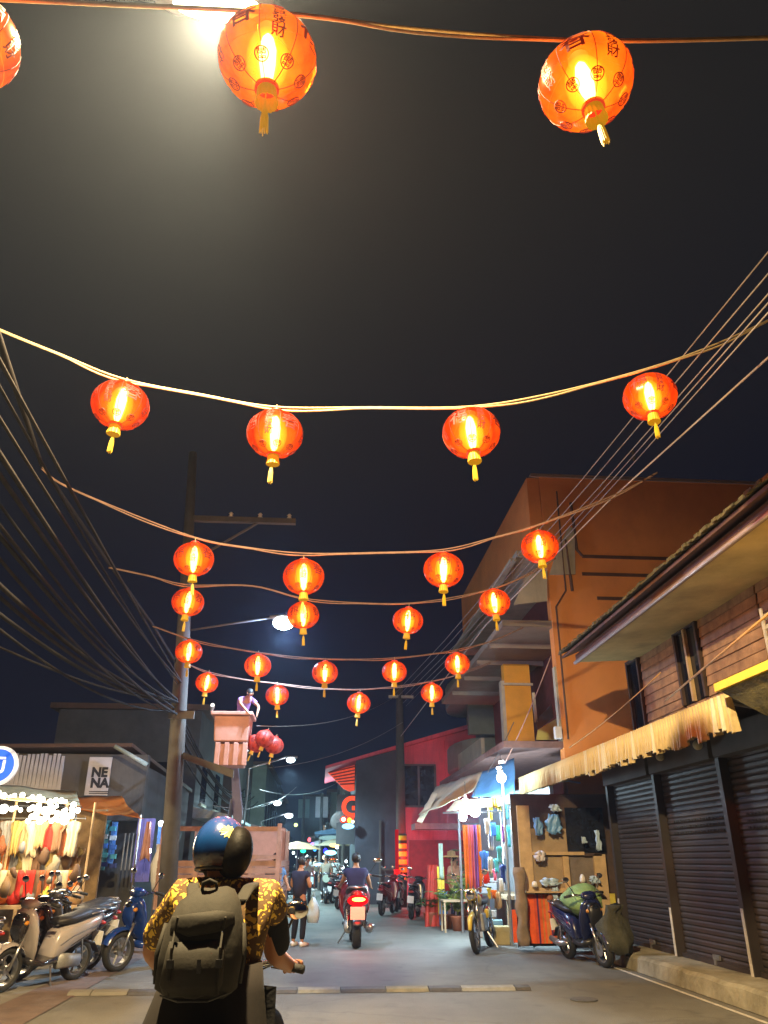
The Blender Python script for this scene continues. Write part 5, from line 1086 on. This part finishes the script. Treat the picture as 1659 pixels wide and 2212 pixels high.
items = [('yellow', 1068, 1730, .10, .2), ('yellow', 1078, 1733, .1, .22), ('yellow', 1058, 1750, .08, .26), ('cyan', 1092, 1745, .08, .3), ('green', 1075, 1790, .09, .3), ('white', 1052, 1775, .1, .3), ('blue', 1064, 1785, .08, .25), ('purple', 1086, 1790, .07, .3), ('cyan', 1098, 1790, .07, .4), ('white', 1060, 1810, .09, .3), ('teal', 1078, 1835, .1, .3), ('blue', 1045, 1845, .14, .34), ('cream', 1058, 1860, .08, .3), ('cyan', 1072, 1862, .1, .25), ('white', 1090, 1830, .08, .3), ('red', 1050, 1890, .1, .22), ('pink', 1068, 1885, .08, .2), ('navy', 1086, 1875, .1, .35), ('white', 1082, 1905, .05, .25), ('yellow', 1056, 1925, .08, .2), ('orange', 1066, 1930, .1, .15), ('tan', 1075, 1935, .1, .3)]
nth = {}
for i, (c, px, py, w, h) in enumerate(items):
    nth[c] = nth.get(c, 0)+1; Yi = 16.6+.9*((i*7) % 5)/5
    q = ['uppermost', 'next', 'third', 'lowest'][min(nth[c]-1, 3)]
    garment(px, py-8, Yi, w*1.25, h, cm_(c, CC[c]), f'{q} small {c} garment among those hung at the lit stall', 'small garments at the lit stall', 'shirt' if i % 3 else 'towel', 'hanging_garment')
garment(1118, 1745, 16.0, .34, 2.3, palep, 'long pale blue cloth hanging in folds beside the display frame', None)
garment(934, 1868, 21.5, .5, 1.6, mat('dark_red_satin', (.42, .03, .015), .6), 'long red dress on display before the plants', None, 'dress')
garment(951, 1872, 21.3, .16, 1.1, cm_('yellow', CC['yellow']), 'yellow cloth hanging beside the red dress', None)
garment(957, 1925, 21.2, .2, .75, cm_('sky', (.1, .3, .7)), 'sky blue cloth hanging under the yellow one', None)
garment(951, 1822, 21.2, .1, .8, cm_('mint', (.4, .55, .45)), 'narrow pale green banner above the yellow cloth', None)
# plants
def plant(px, py, Y, h, n, m, label, spread=.6, pot=True):
    g = ay(px, py, Y); t = thing('potted_plant', label, 'plant', (g.x, Y, 0), 0, 'potted plants by the stall')
    if pot: MB().lathe([(.12, 0), (.17, .28), (.19, .3), (.16, .31)], 14).build('pot', M['clay'], t, smooth=True)
    st_ = MB(); lf = MB()
    for i in range(n):
        a = R.uniform(0, 2*PI); L_ = h*R.uniform(.6, 1.1); d = Vector((math.cos(a), math.sin(a), 0))*spread*R.uniform(.4, 1)
        pts = [Vector((0, 0, .28))+d*(u*u)+Vector((0, 0, L_*(u-.35*u*u*u))) for u in [k/6 for k in range(7)]]
        st_.tube(pts, .006, 3, False)
        for k in range(1, 7):
            for s_ in (-1, 1):
                q = pts[k]; t_ = (pts[k]-pts[k-1]).normalized(); sd = t_.cross(Vector((0, 0, 1))).normalized()*s_
                tip = q+(sd*.8+t_*.6)*.16+Vector((0, 0, -.05)); w = t_*.018
                lf.add([q-w, q+w, (q+tip)/2+w*1.5, tip, (q+tip)/2-w*1.5], [(0, 1, 2, 3, 4)])
    st_.build('stem', M['leaf'], t); o = lf.build('foliage', m, t); o['kind'] = 'stuff'; return t
plant(990, 2000, 20.2, 1.2, 16, M['leafb'], 'potted palm with yellow green fronds between dress and motorcycle')
plant(965, 2000, 20.8, .9, 12, M['leaf'], 'darker potted fern left of the bright palm', .5)
plant(930, 2000, 21.6, .5, 12, M['leaf'], 'low dark fern at the foot of the red dress', .5)
plant(1015, 2000, 20.4, 1.35, 12, M['leafb'], 'tall potted palm nearest the yellow motorcycle', .55)
plant(1000, 2000, 23.0, 2.3, 12, M['leaf'], 'tall dark leafy plant behind the straw hat', .5)
for i, (px, py, Y, w, h, c, lab) in enumerate([(1045, 1960, 18.5, .5, .5, 'tan', 'tan carton on the floor of the stall'), (1062, 1975, 18.0, .4, .35, 'teal', 'teal crate at the foot of the stall'), (1050, 1935, 19, .5, .3, 'grey', 'grey carton on the stall table'), (1075, 1985, 17.0, .4, .3, 'yellow', 'yellow crate at the foot of the stall')]):
    p = ay(px, py, Y); t = thing('crate', lab, 'crate', (p.x, Y, 0 if 'table' not in lab else .82), R.uniform(-.2, .2), 'crates at the lit stall')
    B((-w/2, -.2, 0), (w/2, .2, h)).build('box_body', cm_(c+'_dull', tuple(.12+v*.3 for v in CC[c])), t, bevel=.015); B((-w/2-.015, -.215, h*.8), (w/2+.015, .215, h+.01)).build('lid', cm_(c+'_dull', tuple(.12+v*.3 for v in CC[c])), t)
tb = thing('folding_table', 'low wooden folding table beside the palms', 'table', (az(965, 2010).x+.25, 20.0, 0))
B((-.4, -.3, .62), (.4, .3, .66)).build('tabletop', M['ply'], tb)
for a in (-.36, .36):
    for c_ in (-.26, .26): B((a-.02, c_-.02, 0), (a+.02, c_+.02, .62)).build('leg', M['ply'], tb)

# ================================================================== LEFT: shop building and stall
ls = thing('shop_building', 'low grey shop building with white corrugated hoarding and white poster at the left', 'building', (-6, 20, 0))
zt = 3.95
P(MB().box((-16, 20, 2.35), (-4.25, 20.3, zt-.1)), 'front_wall', M['greywall'], ls)
P(MB().box((-16, 20.3, 0), (-4.3, 27, 3.6)), 'wall', M['darkgrey'], ls)
P(MB().hexa([(-16, 19.7, zt-.12), (-4.6, 19.7, zt+.05), (-4.2, 27, 3.5), (-16, 27, 3.5), (-16, 19.7, zt-.04), (-4.6, 19.7, zt+.13), (-4.2, 27, 3.6), (-16, 27, 3.6)]), 'roof', M['fascia'], ls)
h0, h1 = ay(0, 1655, 19.9), ay(126, 1712, 19.9)
x_ = -10.5
cor = MB().hexa([(0, 0, 0), (.10, 0, 0), (.10, .03, 0), (0, .03, 0), (.02, -.02, .86), (.08, -.02, .86), (.08, .03, .86), (.02, .03, .86)]).mesh('corrugated_panel', M['sheet'])
while x_ < h1.x: inst('corrugated_panel', cor, ls, Vector((x_, 19.94, 2.96+R.uniform(-.03, .03)))-ls.location); x_ += .1
po = thing('poster', 'white hanging poster with bold dark lettering on the grey shop wall', 'poster', ay(213, 1678, 19.85))
a, c_ = ay(182, 1718, 19.85), ay(243, 1636, 19.85)
P(MB().box((a.x, 19.83, a.z), (c_.x, 19.86, c_.z)), 'banner', M['sheet'], po)
for tx, py in (('NE', 1669), ('NA', 1692)):
    me = text_mesh(tx, .29, bold=.016); me.materials.clear(); me.materials.append(mat('poster_ink', (.02, .02, .03), .7)); p = ay(215, py, 19.82); inst('lettering', me, po, p-po.location, (PI/2, 0, 0))
for py in (1709, 1713): quad(192, py, 234, py+1.5, 19.815, .01, 'fine_print', mat('poster_ink', (.02, .02, .03)), po)
tl_ = thing('fluorescent_tube', 'pale unlit fluorescent batten slanting under the shop roof corner', 'light', ay(285, 1632, 19.3))
P(MB().tube([ay(248, 1612, 19.3), ay(318, 1652, 19.3)], .05, 8), 'tube', mat('pale_green_tube', (.35, .42, .4), .4), tl_, smooth=True)
cv = thing('canvas_canopy', 'orange canvas canopy over the corner shop entrance', 'canopy', (-4.6, 18.6, 2.5))
patch([ay(160, 1750, 18), ay(312, 1768, 17.6), ay(262, 1722, 19.8), ay(120, 1722, 19.8)], M['canvas'], 'canvas', cv, 16, 8, .12)
for px in (165, 305):
    g = ay(px, 1755, 17.8); P(MB().rod((g.x, 17.8, 0), (g.x, 17.8, g.z-.05), .025, 6), 'post', M['steel'], cv)
# blue round sign at the left edge
bs_ = thing('round_sign', 'round blue sign with white rim and white glyph cut by the left edge', 'sign', ay(-3, 1654, 12))
MB().lathe([(.27, -.03), (.27, .03)], 40, (0, 0, 0), 'y').build('rim', mat('sign_white', (.7, .7, .72), .4, emit=(.75, .75, .85), es=.55), bs_, smooth=False)
MB().lathe([(.225, -.036), (.225, -.0305)], 40, (0, 0, 0), 'y').build('disc', mat('sign_blue', (.03, .12, .6), .4, emit=(.02, .13, .8), es=.9), bs_)
gt = text_mesh('\u0e1a\u0e34', .3, bold=.006); gt.materials.clear(); gt.materials.append(mat('sign_glyph', (.8, .8, .85), .4, emit=(.8, .85, 1), es=.8)); inst('lettering', gt, bs_, (.03, -.04, -.01), (PI/2, 0, 0))
MB().rod((-.27, 0, 0), (-.8, 0, 0), .02, 6).build('bracket', M['steel'], bs_); MB().rod((-.8, 0, .3), (-.8, 0, -bs_.location.z), .035, 8).build('post', M['steel'], bs_)
# shopfront pieces at the corner
sf = [(218, 1772, 232, 1880, 'teal', 'teal shelf rack'), (236, 1775, 250, 1865, 'blue', 'blue rack'), (292, 1768, 328, 1905, 'purple', 'violet roller curtain'), (336, 1775, 352, 1910, 'blue', 'bright blue curtain'), (262, 1800, 288, 1880, 'grey', 'grey half open door')]
for i, (x0_, y0_, x1_, y1_, c, lab) in enumerate(sf):
    t = thing('shop_curtain' if 'curtain' in lab else 'shop_rack' if 'rack' in lab else 'shop_door', lab+' at the corner shop front', 'curtain' if 'curtain' in lab else 'rack' if 'rack' in lab else 'door', ay((x0_+x1_)/2, y1_, 19.2))
    mm = mat('front_'+c+str(i), tuple(min(1, v*1.1+.02) for v in {'purple': (.07, .06, .22), 'blue': (.08, .25, .6), 'teal': (.12, .4, .42), 'grey': (.14, .13, .11)}[c]), .6, 0, .2, 3, .2)
    n = max(2, int((x1_-x0_)/7))
    for k in range(n):
        xx0 = x0_+(x1_-x0_)*k/n; quad(xx0, y0_, xx0+(x1_-x0_)/n*.92, y1_, 19.2+.03*(k % 2), .04, 'panel_strip', mm, t)
    if c == 'teal' or lab == 'blue rack':
        for k in range(5): quad(x0_, y0_+10+k*20, x1_, y0_+20+k*20, 19.05, .1, 'shelf_goods', cm_(['cyan', 'white', 'blue', 'teal', 'navy'][k], CC[['cyan', 'white', 'blue', 'teal', 'navy'][k]]), t)
for i, (px, py) in enumerate([(348, 1779), (321, 1838)]):
    p = ay(px, py, 18.6); t = thing('shop_light', ['small white light above the bright blue curtain', 'small white light beside the violet curtain'][i], 'light bulb', p); MB().ball((0, 0, 0), .06, 12, 8).build('glass', WB, t); lamp('bulb_light', (0, -.15, 0), (.6, .75, 1), 25, t, .06)
fl = garment(322, 1775, 18.4, .22, .75, cm_('peach', (.55, .3, .25)), 'peach and blue pennant hanging at the corner shop', None, 'dress')
ws = thing('white_dummy', 'white mannequin torso standing by the bright blue curtain', 'mannequin', ay(333, 1925, 18.2))
MB().loft([((0, 0, 0), (.05, 0, 0), (0, .05, 0)), ((0, 0, .2), (.1, 0, 0), (0, .08, 0)), ((0, 0, .5), (.14, 0, 0), (0, .1, 0)), ((0, 0, .75), (.05, 0, 0), (0, .05, 0)), ((0, 0, .9), (.06, 0, 0), (0, .06, 0))], 14).build('torso', M['white'], ws, smooth=True)
MB().rod((0, 0, 0), (0, 0, -ws.location.z), .02, 6).build('stand', M['steel'], ws)
# left clothes stall with string lights
sl = thing('market_stall', 'crowded clothes stall under strings of bright bulbs at the left edge', 'stall', (-5.2, 16, 0))
patch([ay(-40, 1720, 15), ay(176, 1742, 16), ay(165, 1712, 19), ay(-40, 1690, 18)], mat('lit_cream_tarp', (.6, .55, .35), .7), 'tarpaulin', sl, 14, 8, .08)
for px in (5, 60, 120, 182):
    g = ay(px, 1900, 16); P(MB().rod((g.x, 16, 0), (g.x, 16, 2.5), .025, 6), 'post', M['palewood'], sl)
P(MB().rod(ay(-20, 1768, 16), ay(185, 1768, 16), .015, 6), 'rail', M['steel'], sl)
P(MB().rod(ay(-20, 1820, 16.3), ay(185, 1835, 16.3), .015, 6), 'rail', M['steel'], sl)
g0, g1 = ay(-20, 1925, 15.6), ay(175, 1925, 15.6)
P(MB().box((g0.x, 15.5, .72), (g1.x, 16.6, .78)), 'table', M['palewood'], sl)
for u in (0, .33, .66, 1): P(MB().box((g0.x+(g1.x-g0.x)*u-.03, 15.5, 0), (g0.x+(g1.x-g0.x)*u+.03, 15.56, .72)), 'leg', M['palewood'], sl)
P(MB().box((-9, 18.2, 0), (-4.6, 18.3, 2.5)), 'back_screen', mat('stall_back', (.3, .2, .1), .9, 0, .5, 3, .2), sl)
# bulbs
bulb_me = MB().ball((0, 0, 0), .055, 10, 7).mesh('bulb', glow('fair_bulb', (1, .95, .75), 12), True)
for r_i, (pa, pb, Y) in enumerate([((-30, 1742), (178, 1748), 15.2), ((-30, 1715), (170, 1736), 15.8), ((60, 1768), (150, 1772), 15.4), ((70, 1750), (165, 1760), 14.9)]):
    t = thing('light_string', ['lower front string of bright fairy bulbs on the left stall', 'upper back string of bright bulbs on the left stall', 'short lowest row of bulbs on the left stall', 'dense middle row of bulbs on the left stall'][r_i], 'string lights', ay(*pa, Y), group='bulb strings of the left stall')
    n = 16 if r_i < 2 else 11; P(MB().tube([ay(pa[0]+(pb[0]-pa[0])*k/8, pa[1]+(pb[1]-pa[1])*k/8-4, Y) for k in range(9)], .008, 5), 'wire', M['blackpl'], t)
    for k in range(n):
        u = (k+R.uniform(-.3, .3))/n; q = ay(pa[0]+(pb[0]-pa[0])*u, pa[1]+(pb[1]-pa[1])*u+R.uniform(-6, 6), Y)
        s_ = R.uniform(.6, 1.0)*(1.5 if k % 7 == 3 else 1); inst('bulb', bulb_me, t, q-t.location, sc=(s_,)*3)
    if r_i < 2: lamp('string_light', ay(90, 1752, Y-.4)-t.location, (1, .74, .42), 120, t, .5)
lamp('string_light', ay(20, 1790, 14.9)-ay(-30, 1742, 15.2)+Vector((0, 0, 0)), (1, .74, .42), 60, [o for o in S.objects if o.name == 'light_string'][0], .3)
CC.update(mustard=(.4, .28, .08), brown=(.2, .11, .06), rust=(.4, .12, .04)); pal = ['cream', 'mustard', 'tan', 'rust', 'grey', 'brown', 'tan', 'red', 'cream', 'mustard', 'grey', 'cream', 'brown', 'orange']
for row, (py, Y, n, kind, h) in enumerate([(1772, 15.9, 11, 'shirt', .55), (1828, 16.2, 12, 'shirt', .55), (1880, 15.7, 8, 'towel', .5)]):
    for i in range(n):
        c = pal[(i*5+row*3) % 14]; px = -12+i*(192/n)+R.uniform(-3, 3)
        od = ['first', 'second', 'third', 'fourth', 'fifth', 'sixth', 'seventh', 'eighth', 'ninth', 'tenth', 'eleventh', 'twelfth'][i]
        garment(px, py, Y+R.uniform(-.1, .1), R.uniform(.22, .34), h*R.uniform(.8, 1.1), cm_(c, CC[c]), f'{c} {kind}, {od} from the left in the {["top", "middle", "lowest"][row]} row of the left stall', 'clothes hung at the left stall', kind)
for i in range(16):
    px = 0+i*11; c = ['orange', 'tan', 'yellow', 'red', 'cream', 'orange', 'grey'][i % 7]
    od = ['first', 'second', 'third', 'fourth', 'fifth', 'sixth', 'seventh', 'eighth', 'ninth', 'tenth', 'eleventh', 'twelfth', 'thirteenth', 'fourteenth', 'fifteenth', 'last'][i]
    p = ay(px, 1925, 15.7+(i % 3)*.25); w = R.uniform(.1, .2)
    o = MB().lathe([(w*.6, 0), (w, .08), (w*.9, .16), (w*.3, .2+.1*(i % 2))], 12).build('goods_heap', cm_(c, CC[c]), smooth=True, loc=(p.x, p.y, .785))
    wobble(o.data, .03, 8, i); tag(o, f'{c} heap of goods, {od} from the left on the stall table', 'goods', 'goods on the left stall table')
bagord = 'first second third fourth fifth sixth seventh eighth ninth tenth eleventh twelfth thirteenth fourteenth fifteenth sixteenth seventeenth eighteenth nineteenth twentieth'.split()
for i in range(20):
    px = -6+i*9.4+R.uniform(-2, 2); py = R.uniform(1782, 1915); c = pal[(i*3) % 14]; w = R.uniform(.1, .26)
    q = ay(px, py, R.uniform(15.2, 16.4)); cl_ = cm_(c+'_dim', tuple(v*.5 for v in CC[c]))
    o = MB().loft([((0, 0, -w*.8), (w*.2, 0, 0), (0, .04, 0)), ((R.uniform(-.03, .03), 0, -w*.3), (w*.5, 0, 0), (0, .07, 0)), ((R.uniform(-.04, .04), 0, w*.3), (w*.35, 0, 0), (0, .06, 0)), ((0, 0, w*.7), (w*.1, 0, 0), (0, .02, 0))], 12).build('hanging_bag', cl_, smooth=True, loc=q)
    wobble(o.data, .05, 7, i); tag(o, f'dim {c} bag, {bagord[i]} from the left of the bags among the stall clothes', 'bag', 'dim bags hung at the left stall')
# plastic stools before the stall
for i, px in enumerate((12, 40, 66, 95, 128)):
    g = az(px, 1995+R.uniform(-6, 8)); t = thing('plastic_stool', f'dull cream plastic stool, {["first", "second", "third", "fourth", "fifth"][i]} from the left before the stall', 'stool', g, R.uniform(0, 1), 'plastic stools before the left stall')
    B((-.15, -.15, .42), (.15, .15, .45)).build('seat', cm_('cream', CC['cream']), t, bevel=.01)
    for a in (-1, 1):
        for c_ in (-1, 1): MB().tube([(a*.12, c_*.12, .42), (a*.16, c_*.16, 0)], [.025, .018], 6).build('leg', cm_('cream', CC['cream']), t)
p = az(45, 1985); person('person in dark clothes with dark hair browsing the left stall', (p.x-.1, p.y, 0), PI, dict(el=(.24, -.15, 1.1), hl=(.15, -.3, 1.05)), mat('dark_brown_cotton', (.04, .025, .02), .9), jean, h=1.6)
p = az(150, 1975); person('person in mustard top standing at the right end of the left stall', (p.x, p.y, 0), PI*.8, None, mat('mustard_cotton', (.5, .3, .05), .9), jean, h=1.5)
p = az(110, 1975); person('person in brown top standing between the left stall customers', (p.x, p.y+.6, 0), 2.2, dict(er=(-.24, -.15, 1.1), hr=(-.15, -.3, 1.05)), mat('rust_cotton', (.25, .08, .03), .9), jean, h=1.6)

# ================================================================== FAR STREET
def building(name_label, x0, x1, y0, y1, h, m, floors, face='x', wcol=None, cat='building', awn=None):
    t = thing('shophouse', name_label, 'shophouse', ((x0+x1)/2, y0, 0), 0, 'shophouses down the street')
    P(MB().box((x0, y0, 0), (x1, y1, h)), 'wall', m, t)
    P(MB().box((x0-.25, y0-.25, h), (x1+.25, y1+.2, h+.18)), 'roof', M['fascia'], t)
    side = x1 if x1 < 0 else x0; sg_ = 1 if x1 < 0 else -1
    n = max(1, int((y1-y0)/2.6))
    for f_ in range(floors):
        z = 3.3+f_*2.7
        if z+1.6 > h: break
        for k in range(n):
            y = y0+(k+.5)*(y1-y0)/n; w = P(MB().box((min(side, side+sg_*.03), y-.6, z), (max(side, side+sg_*.03), y+.6, z+1.3)), 'window', wcol or M['glass'], t)
            o = MB().box((min(side, side+sg_*.08), y-.68, z-.1), (max(side, side+sg_*.08), y+.68, z-.01)).build('sill', M['cream'], w); o.data.transform(Matrix.Translation(-t.location))
        for k in range(2):
            x = x0+(k+.5)*(x1-x0)/2; P(MB().box((x-.6, y0-.03, z), (x+.6, y0, z+1.2)), 'window', M['glass'], t)
    a = awn or M['zincgrey']
    P(MB().hexa([(min(side, side+sg_*1.3), y0, 2.75), (max(side, side+sg_*1.3), y0, 2.75), (max(side, side+sg_*1.3), y1, 2.75), (min(side, side+sg_*1.3), y1, 2.75), (min(side, side+sg_*1.3), y0, 2.85 if sg_ < 0 else 3.1), (max(side, side+sg_*1.3), y0, 3.1 if sg_ < 0 else 2.85), (max(side, side+sg_*1.3), y1, 3.1 if sg_ < 0 else 2.85), (min(side, side+sg_*1.3), y1, 2.85 if sg_ < 0 else 3.1)]), 'awning', a, t)
    return t
building('dark three storey shophouse behind the truck on the left', -9, -4.2, 27.5, 35, 6.2, M['darkgrey'], 2)
building('grey shophouse farther down on the left side', -9, -3.9, 36, 46, 7.2, M['greywall'], 2)
building('pale shophouse far down on the left side', -9, -3.2, 47, 60, 6.5, M['greygreen'], 2)
building('grey green shophouse at the right bend of the street', 1.0, 8, 44, 52, 6.0, M['greywall'], 2, awn=M['tarpb'])
building('pale shophouse beyond the bend on the right', .6, 8, 53, 63, 5.5, M['greygreen'], 2)
building('distant shophouse closing the view of the street', -1.5, 8, 78, 90, 7, M['greywall'], 2)
building('distant dark shophouse on the left at the street end', -9, -3.4, 62, 80, 6.5, M['darkgrey'], 2)
cd_ = [((655, 1838), 40, (.02, 1, .45), .16, .12, 'green lit sign, brightest far down the street'), ((668, 1814), 42, (1, .12, .15), .1, .14, 'small red lit sign above the green one'), ((675, 1823), 41, (.35, .2, 1), .12, .1, 'violet lit sign beside the green one'), ((680, 1835), 43, (.05, .35, 1), .1, .12, 'blue lit sign right of the green one'),
       ((714, 1842), 38, (.35, .9, 1), .34, .14, 'large pale cyan lit sign at the street end'), ((703, 1838), 39, (.03, .03, 1), .12, .16, 'deep blue lit sign left of the cyan one'), ((722, 1826), 40, (1, .65, .2), .3, .12, 'amber lit sign above the cyan one'), ((700, 1852), 41, (1, .8, .5), .1, .14, 'warm white light below the blue sign'),
       ((742, 1770), 31.5, (1, .9, .7), .1, .1, 'warm white lamp below the glowing letter'), ((755, 1772), 31.6, (1, .9, .05), .1, .12, 'yellow lamp below the glowing letter'), ((762, 1775), 31.7, (1, 1, .7), .08, .08, 'small pale lamp right of the yellow one'), ((752, 1785), 31.8, (.25, .6, .9), .3, .14, 'light blue box sign under the yellow lamp'),
       ((639, 1782), 45, (.9, 1, .3), .12, .12, 'yellow green lamp high over the far crowd'), ((605, 1810), 28, (1, .9, .7), .06, .08, 'warm lamp at the truck frame corner'), ((690, 1868), 36, (.4, .7, 1), .3, .1, 'pale blue lit counter far down the street'), ((672, 1885), 34, (.6, .75, 1), .2, .12, 'bluish lit panel beside the far crowd'), ((660, 1880), 33, (.85, .95, 1), .1, .08, 'small white light left of the bluish panel'), ((715, 1810), 44, (.3, .55, .55), .8, .16, 'dim teal shop board far down on the right')]
for i, (pp_, Y, c, w, h, lab) in enumerate(cd_):
    p = ay(*pp_, Y); t = thing('lit_sign' if w > .11 else 'shop_lamp', lab, 'sign' if w > .11 else 'lamp', p, group='lights far down the street')
    k_ = 1.0 if 'dim' in lab else 3.2
    MB().ball((0, 0, 0), (w*.8, .05, h*.75), 14, 8).build('lit_face', glow(f'far_glow_{i}', c, k_), t, smooth=True); B((-w*.6, .03, -h*.5), (w*.6, .1, h*.5)).build('casing', M['darkgrey'], t)
lamp('far_shop_light', (-.2, 38, 3.2), (.45, .85, .9), 800, None, .6).name = 'market_light'
mk = bpy.data.objects['market_light']; hs_ = [o for o in S.objects if o.name.startswith('lit_sign')][0]; mk.parent = hs_; mk.location = Vector((-.2, 37, 3.2))-hs_.location
# oncoming scooter headlight + bikes far away
p = az(702, 1945)
far = scooter('scooter with round pale headlight coming up the street', (p.x, p.y-2, 0), -PI/2, grey_sc, M['blackpl'], 'ridden scooters', lean=0)
MB().ball((.63, 0, .86), (.05, .14, .14), 16, 10).build('headlight_glow', glow('head_glow', (.55, .9, .8), .9), far, smooth=True)
person('person riding the oncoming far scooter', (p.x, p.y-2+.28, 0), 0, seated(), mat('dark_green_cotton', (.05, .08, .07), .9), jean, h=1.6)
for i, (px, py) in enumerate([(735, 1950), (742, 1962), (632, 1950), (725, 1935)]):
    p = az(px, py); scooter(['far parked scooter nearest the dark wall', 'far parked scooter just left of the ridden one', 'far parked scooter on the left beyond the truck', 'farthest parked scooter on the right'][i], p, math.radians([60, 70, -120, 50][i]), [grey_sc, maroon, black_sc, navy_sc][i], lean=.08)
for i, (px, py, Y, hh_, c) in enumerate([(680, 1965, 46, 1.7, 'cream'), (690, 1950, 50, 1.65, 'teal'), (712, 1950, 44, 1.6, 'tan'), (668, 1950, 48, 1.7, 'grey'), (724, 1955, 41, 1.65, 'white')]):
    g = ay(px, 1940, Y); person(f'far pedestrian in {c} shirt among the distant crowd', (g.x, Y, 0), R.uniform(0, 6), None, cm_(c, CC[c]), jean, h=hh_, group='distant pedestrians')
for i, (px, Y, h_) in enumerate([(690, 47, 5), (740, 41, 4.6), (650, 52, 5.2), (712, 56, 4)]):
    g = ay(px, 1900, Y); t = thing('sign_post', ['pale tall post beside the far blue signs', 'pale post at the corner left of the G sign', 'dark post far left of the street end', 'short post far down the street'][i], 'post', (g.x, Y, 0))
    MB().rod((0, 0, 0), (0, 0, h_), .1, 8).build('shaft', M['pole'], t); B((-.35, -.05, h_-1.3), (.35, .05, h_-.2)).build('board', [M['sheet'], M['greywall'], M['greygreen'], M['cream']][i], t)
fb = MB().ball((0, 0, 0), .07, 8, 6).mesh('bulb', glow('far_bulb', (.8, .95, 1), 5), True)
for i, (a_, b2, Ya, Yb) in enumerate([((690, 1862), (740, 1800), 56, 36), ((655, 1872), (640, 1905), 55, 33), ((700, 1880), (752, 1850), 50, 34), ((665, 1845), (612, 1800), 60, 30)]):
    t = thing('light_string', ['string of cold bulbs rising right at the street end', 'string of cold bulbs falling left at the street end', 'lower string of cold bulbs at the right far shops', 'string of cold bulbs rising left above the far crowd'][i], 'string lights', ay(*a_, Ya), group='cold bulb strings down the street')
    A_, B_ = ay(*a_, Ya), ay(*b2, Yb); P(MB().tube([A_.lerp(B_, u/8)-Vector((0, 0, .5*math.sin(PI*u/8))) for u in range(9)], .01, 4), 'wire', M['blackpl'], t)
    for k in range(9):
        u = (k+.5)/9; inst('bulb', fb, t, A_.lerp(B_, u)-Vector((0, 0, .06+.5*math.sin(PI*u)))-t.location, sc=(R.uniform(.5, 1.2),)*3)
for i, (px, Y, zz, c) in enumerate([(700, 48, 2.6, 'grey'), (728, 42, 2.5, 'cream'), (655, 50, 2.5, 'white'), (640, 39, 2.3, 'tan')]):
    g = ay(px, 1880, Y); t = thing('parasol', f'far {c} market parasol down the street', 'parasol', (g.x, Y, 0), group='far market parasols')
    MB().lathe([(1.1, zz-.35), (.6, zz-.12), (.02, zz)], 8).build('canopy', cm_(c, CC[c]), t); MB().rod((0, 0, 0), (0, 0, zz), .03, 6).build('pole', M['steel'], t)
sd = thing('satellite_dish', 'round dark satellite dish on the corner below the G sign', 'dish', ay(735, 1775, 33))
o = MB().lathe([(.02, 0), (.2, .03), (.36, .1), (.38, .12), (.36, .12), (.2, .06), (.02, .03)], 24, (0, 0, 0), 'y').build('bowl', M['zincgrey'], sd, smooth=True); o.rotation_euler = (.4, 0, .3)
MB().rod((0, .1, 0), (.6, .3, -.3), .03, 6).build('arm', M['steel'], sd)

# ================================================================== HAZE
hz = MB().box((-160, -65, -1), (160, 185, 12.5)).build('haze', [], None)
hm_ = bpy.data.materials.new('haze_air'); hm_.use_nodes = True; N = hm_.node_tree.nodes; L = hm_.node_tree.links
N.remove(N['Principled BSDF']); pv = N.new('ShaderNodeVolumePrincipled'); pv.inputs['Color'].default_value = (.58, .70, .96, 1); pv.inputs['Density'].default_value = .0011; pv.inputs['Anisotropy'].default_value = .72
L.new(pv.outputs[0], N['Material Output'].inputs['Volume']); hz.data.materials.append(hm_); tag(hz, kind='stuff')
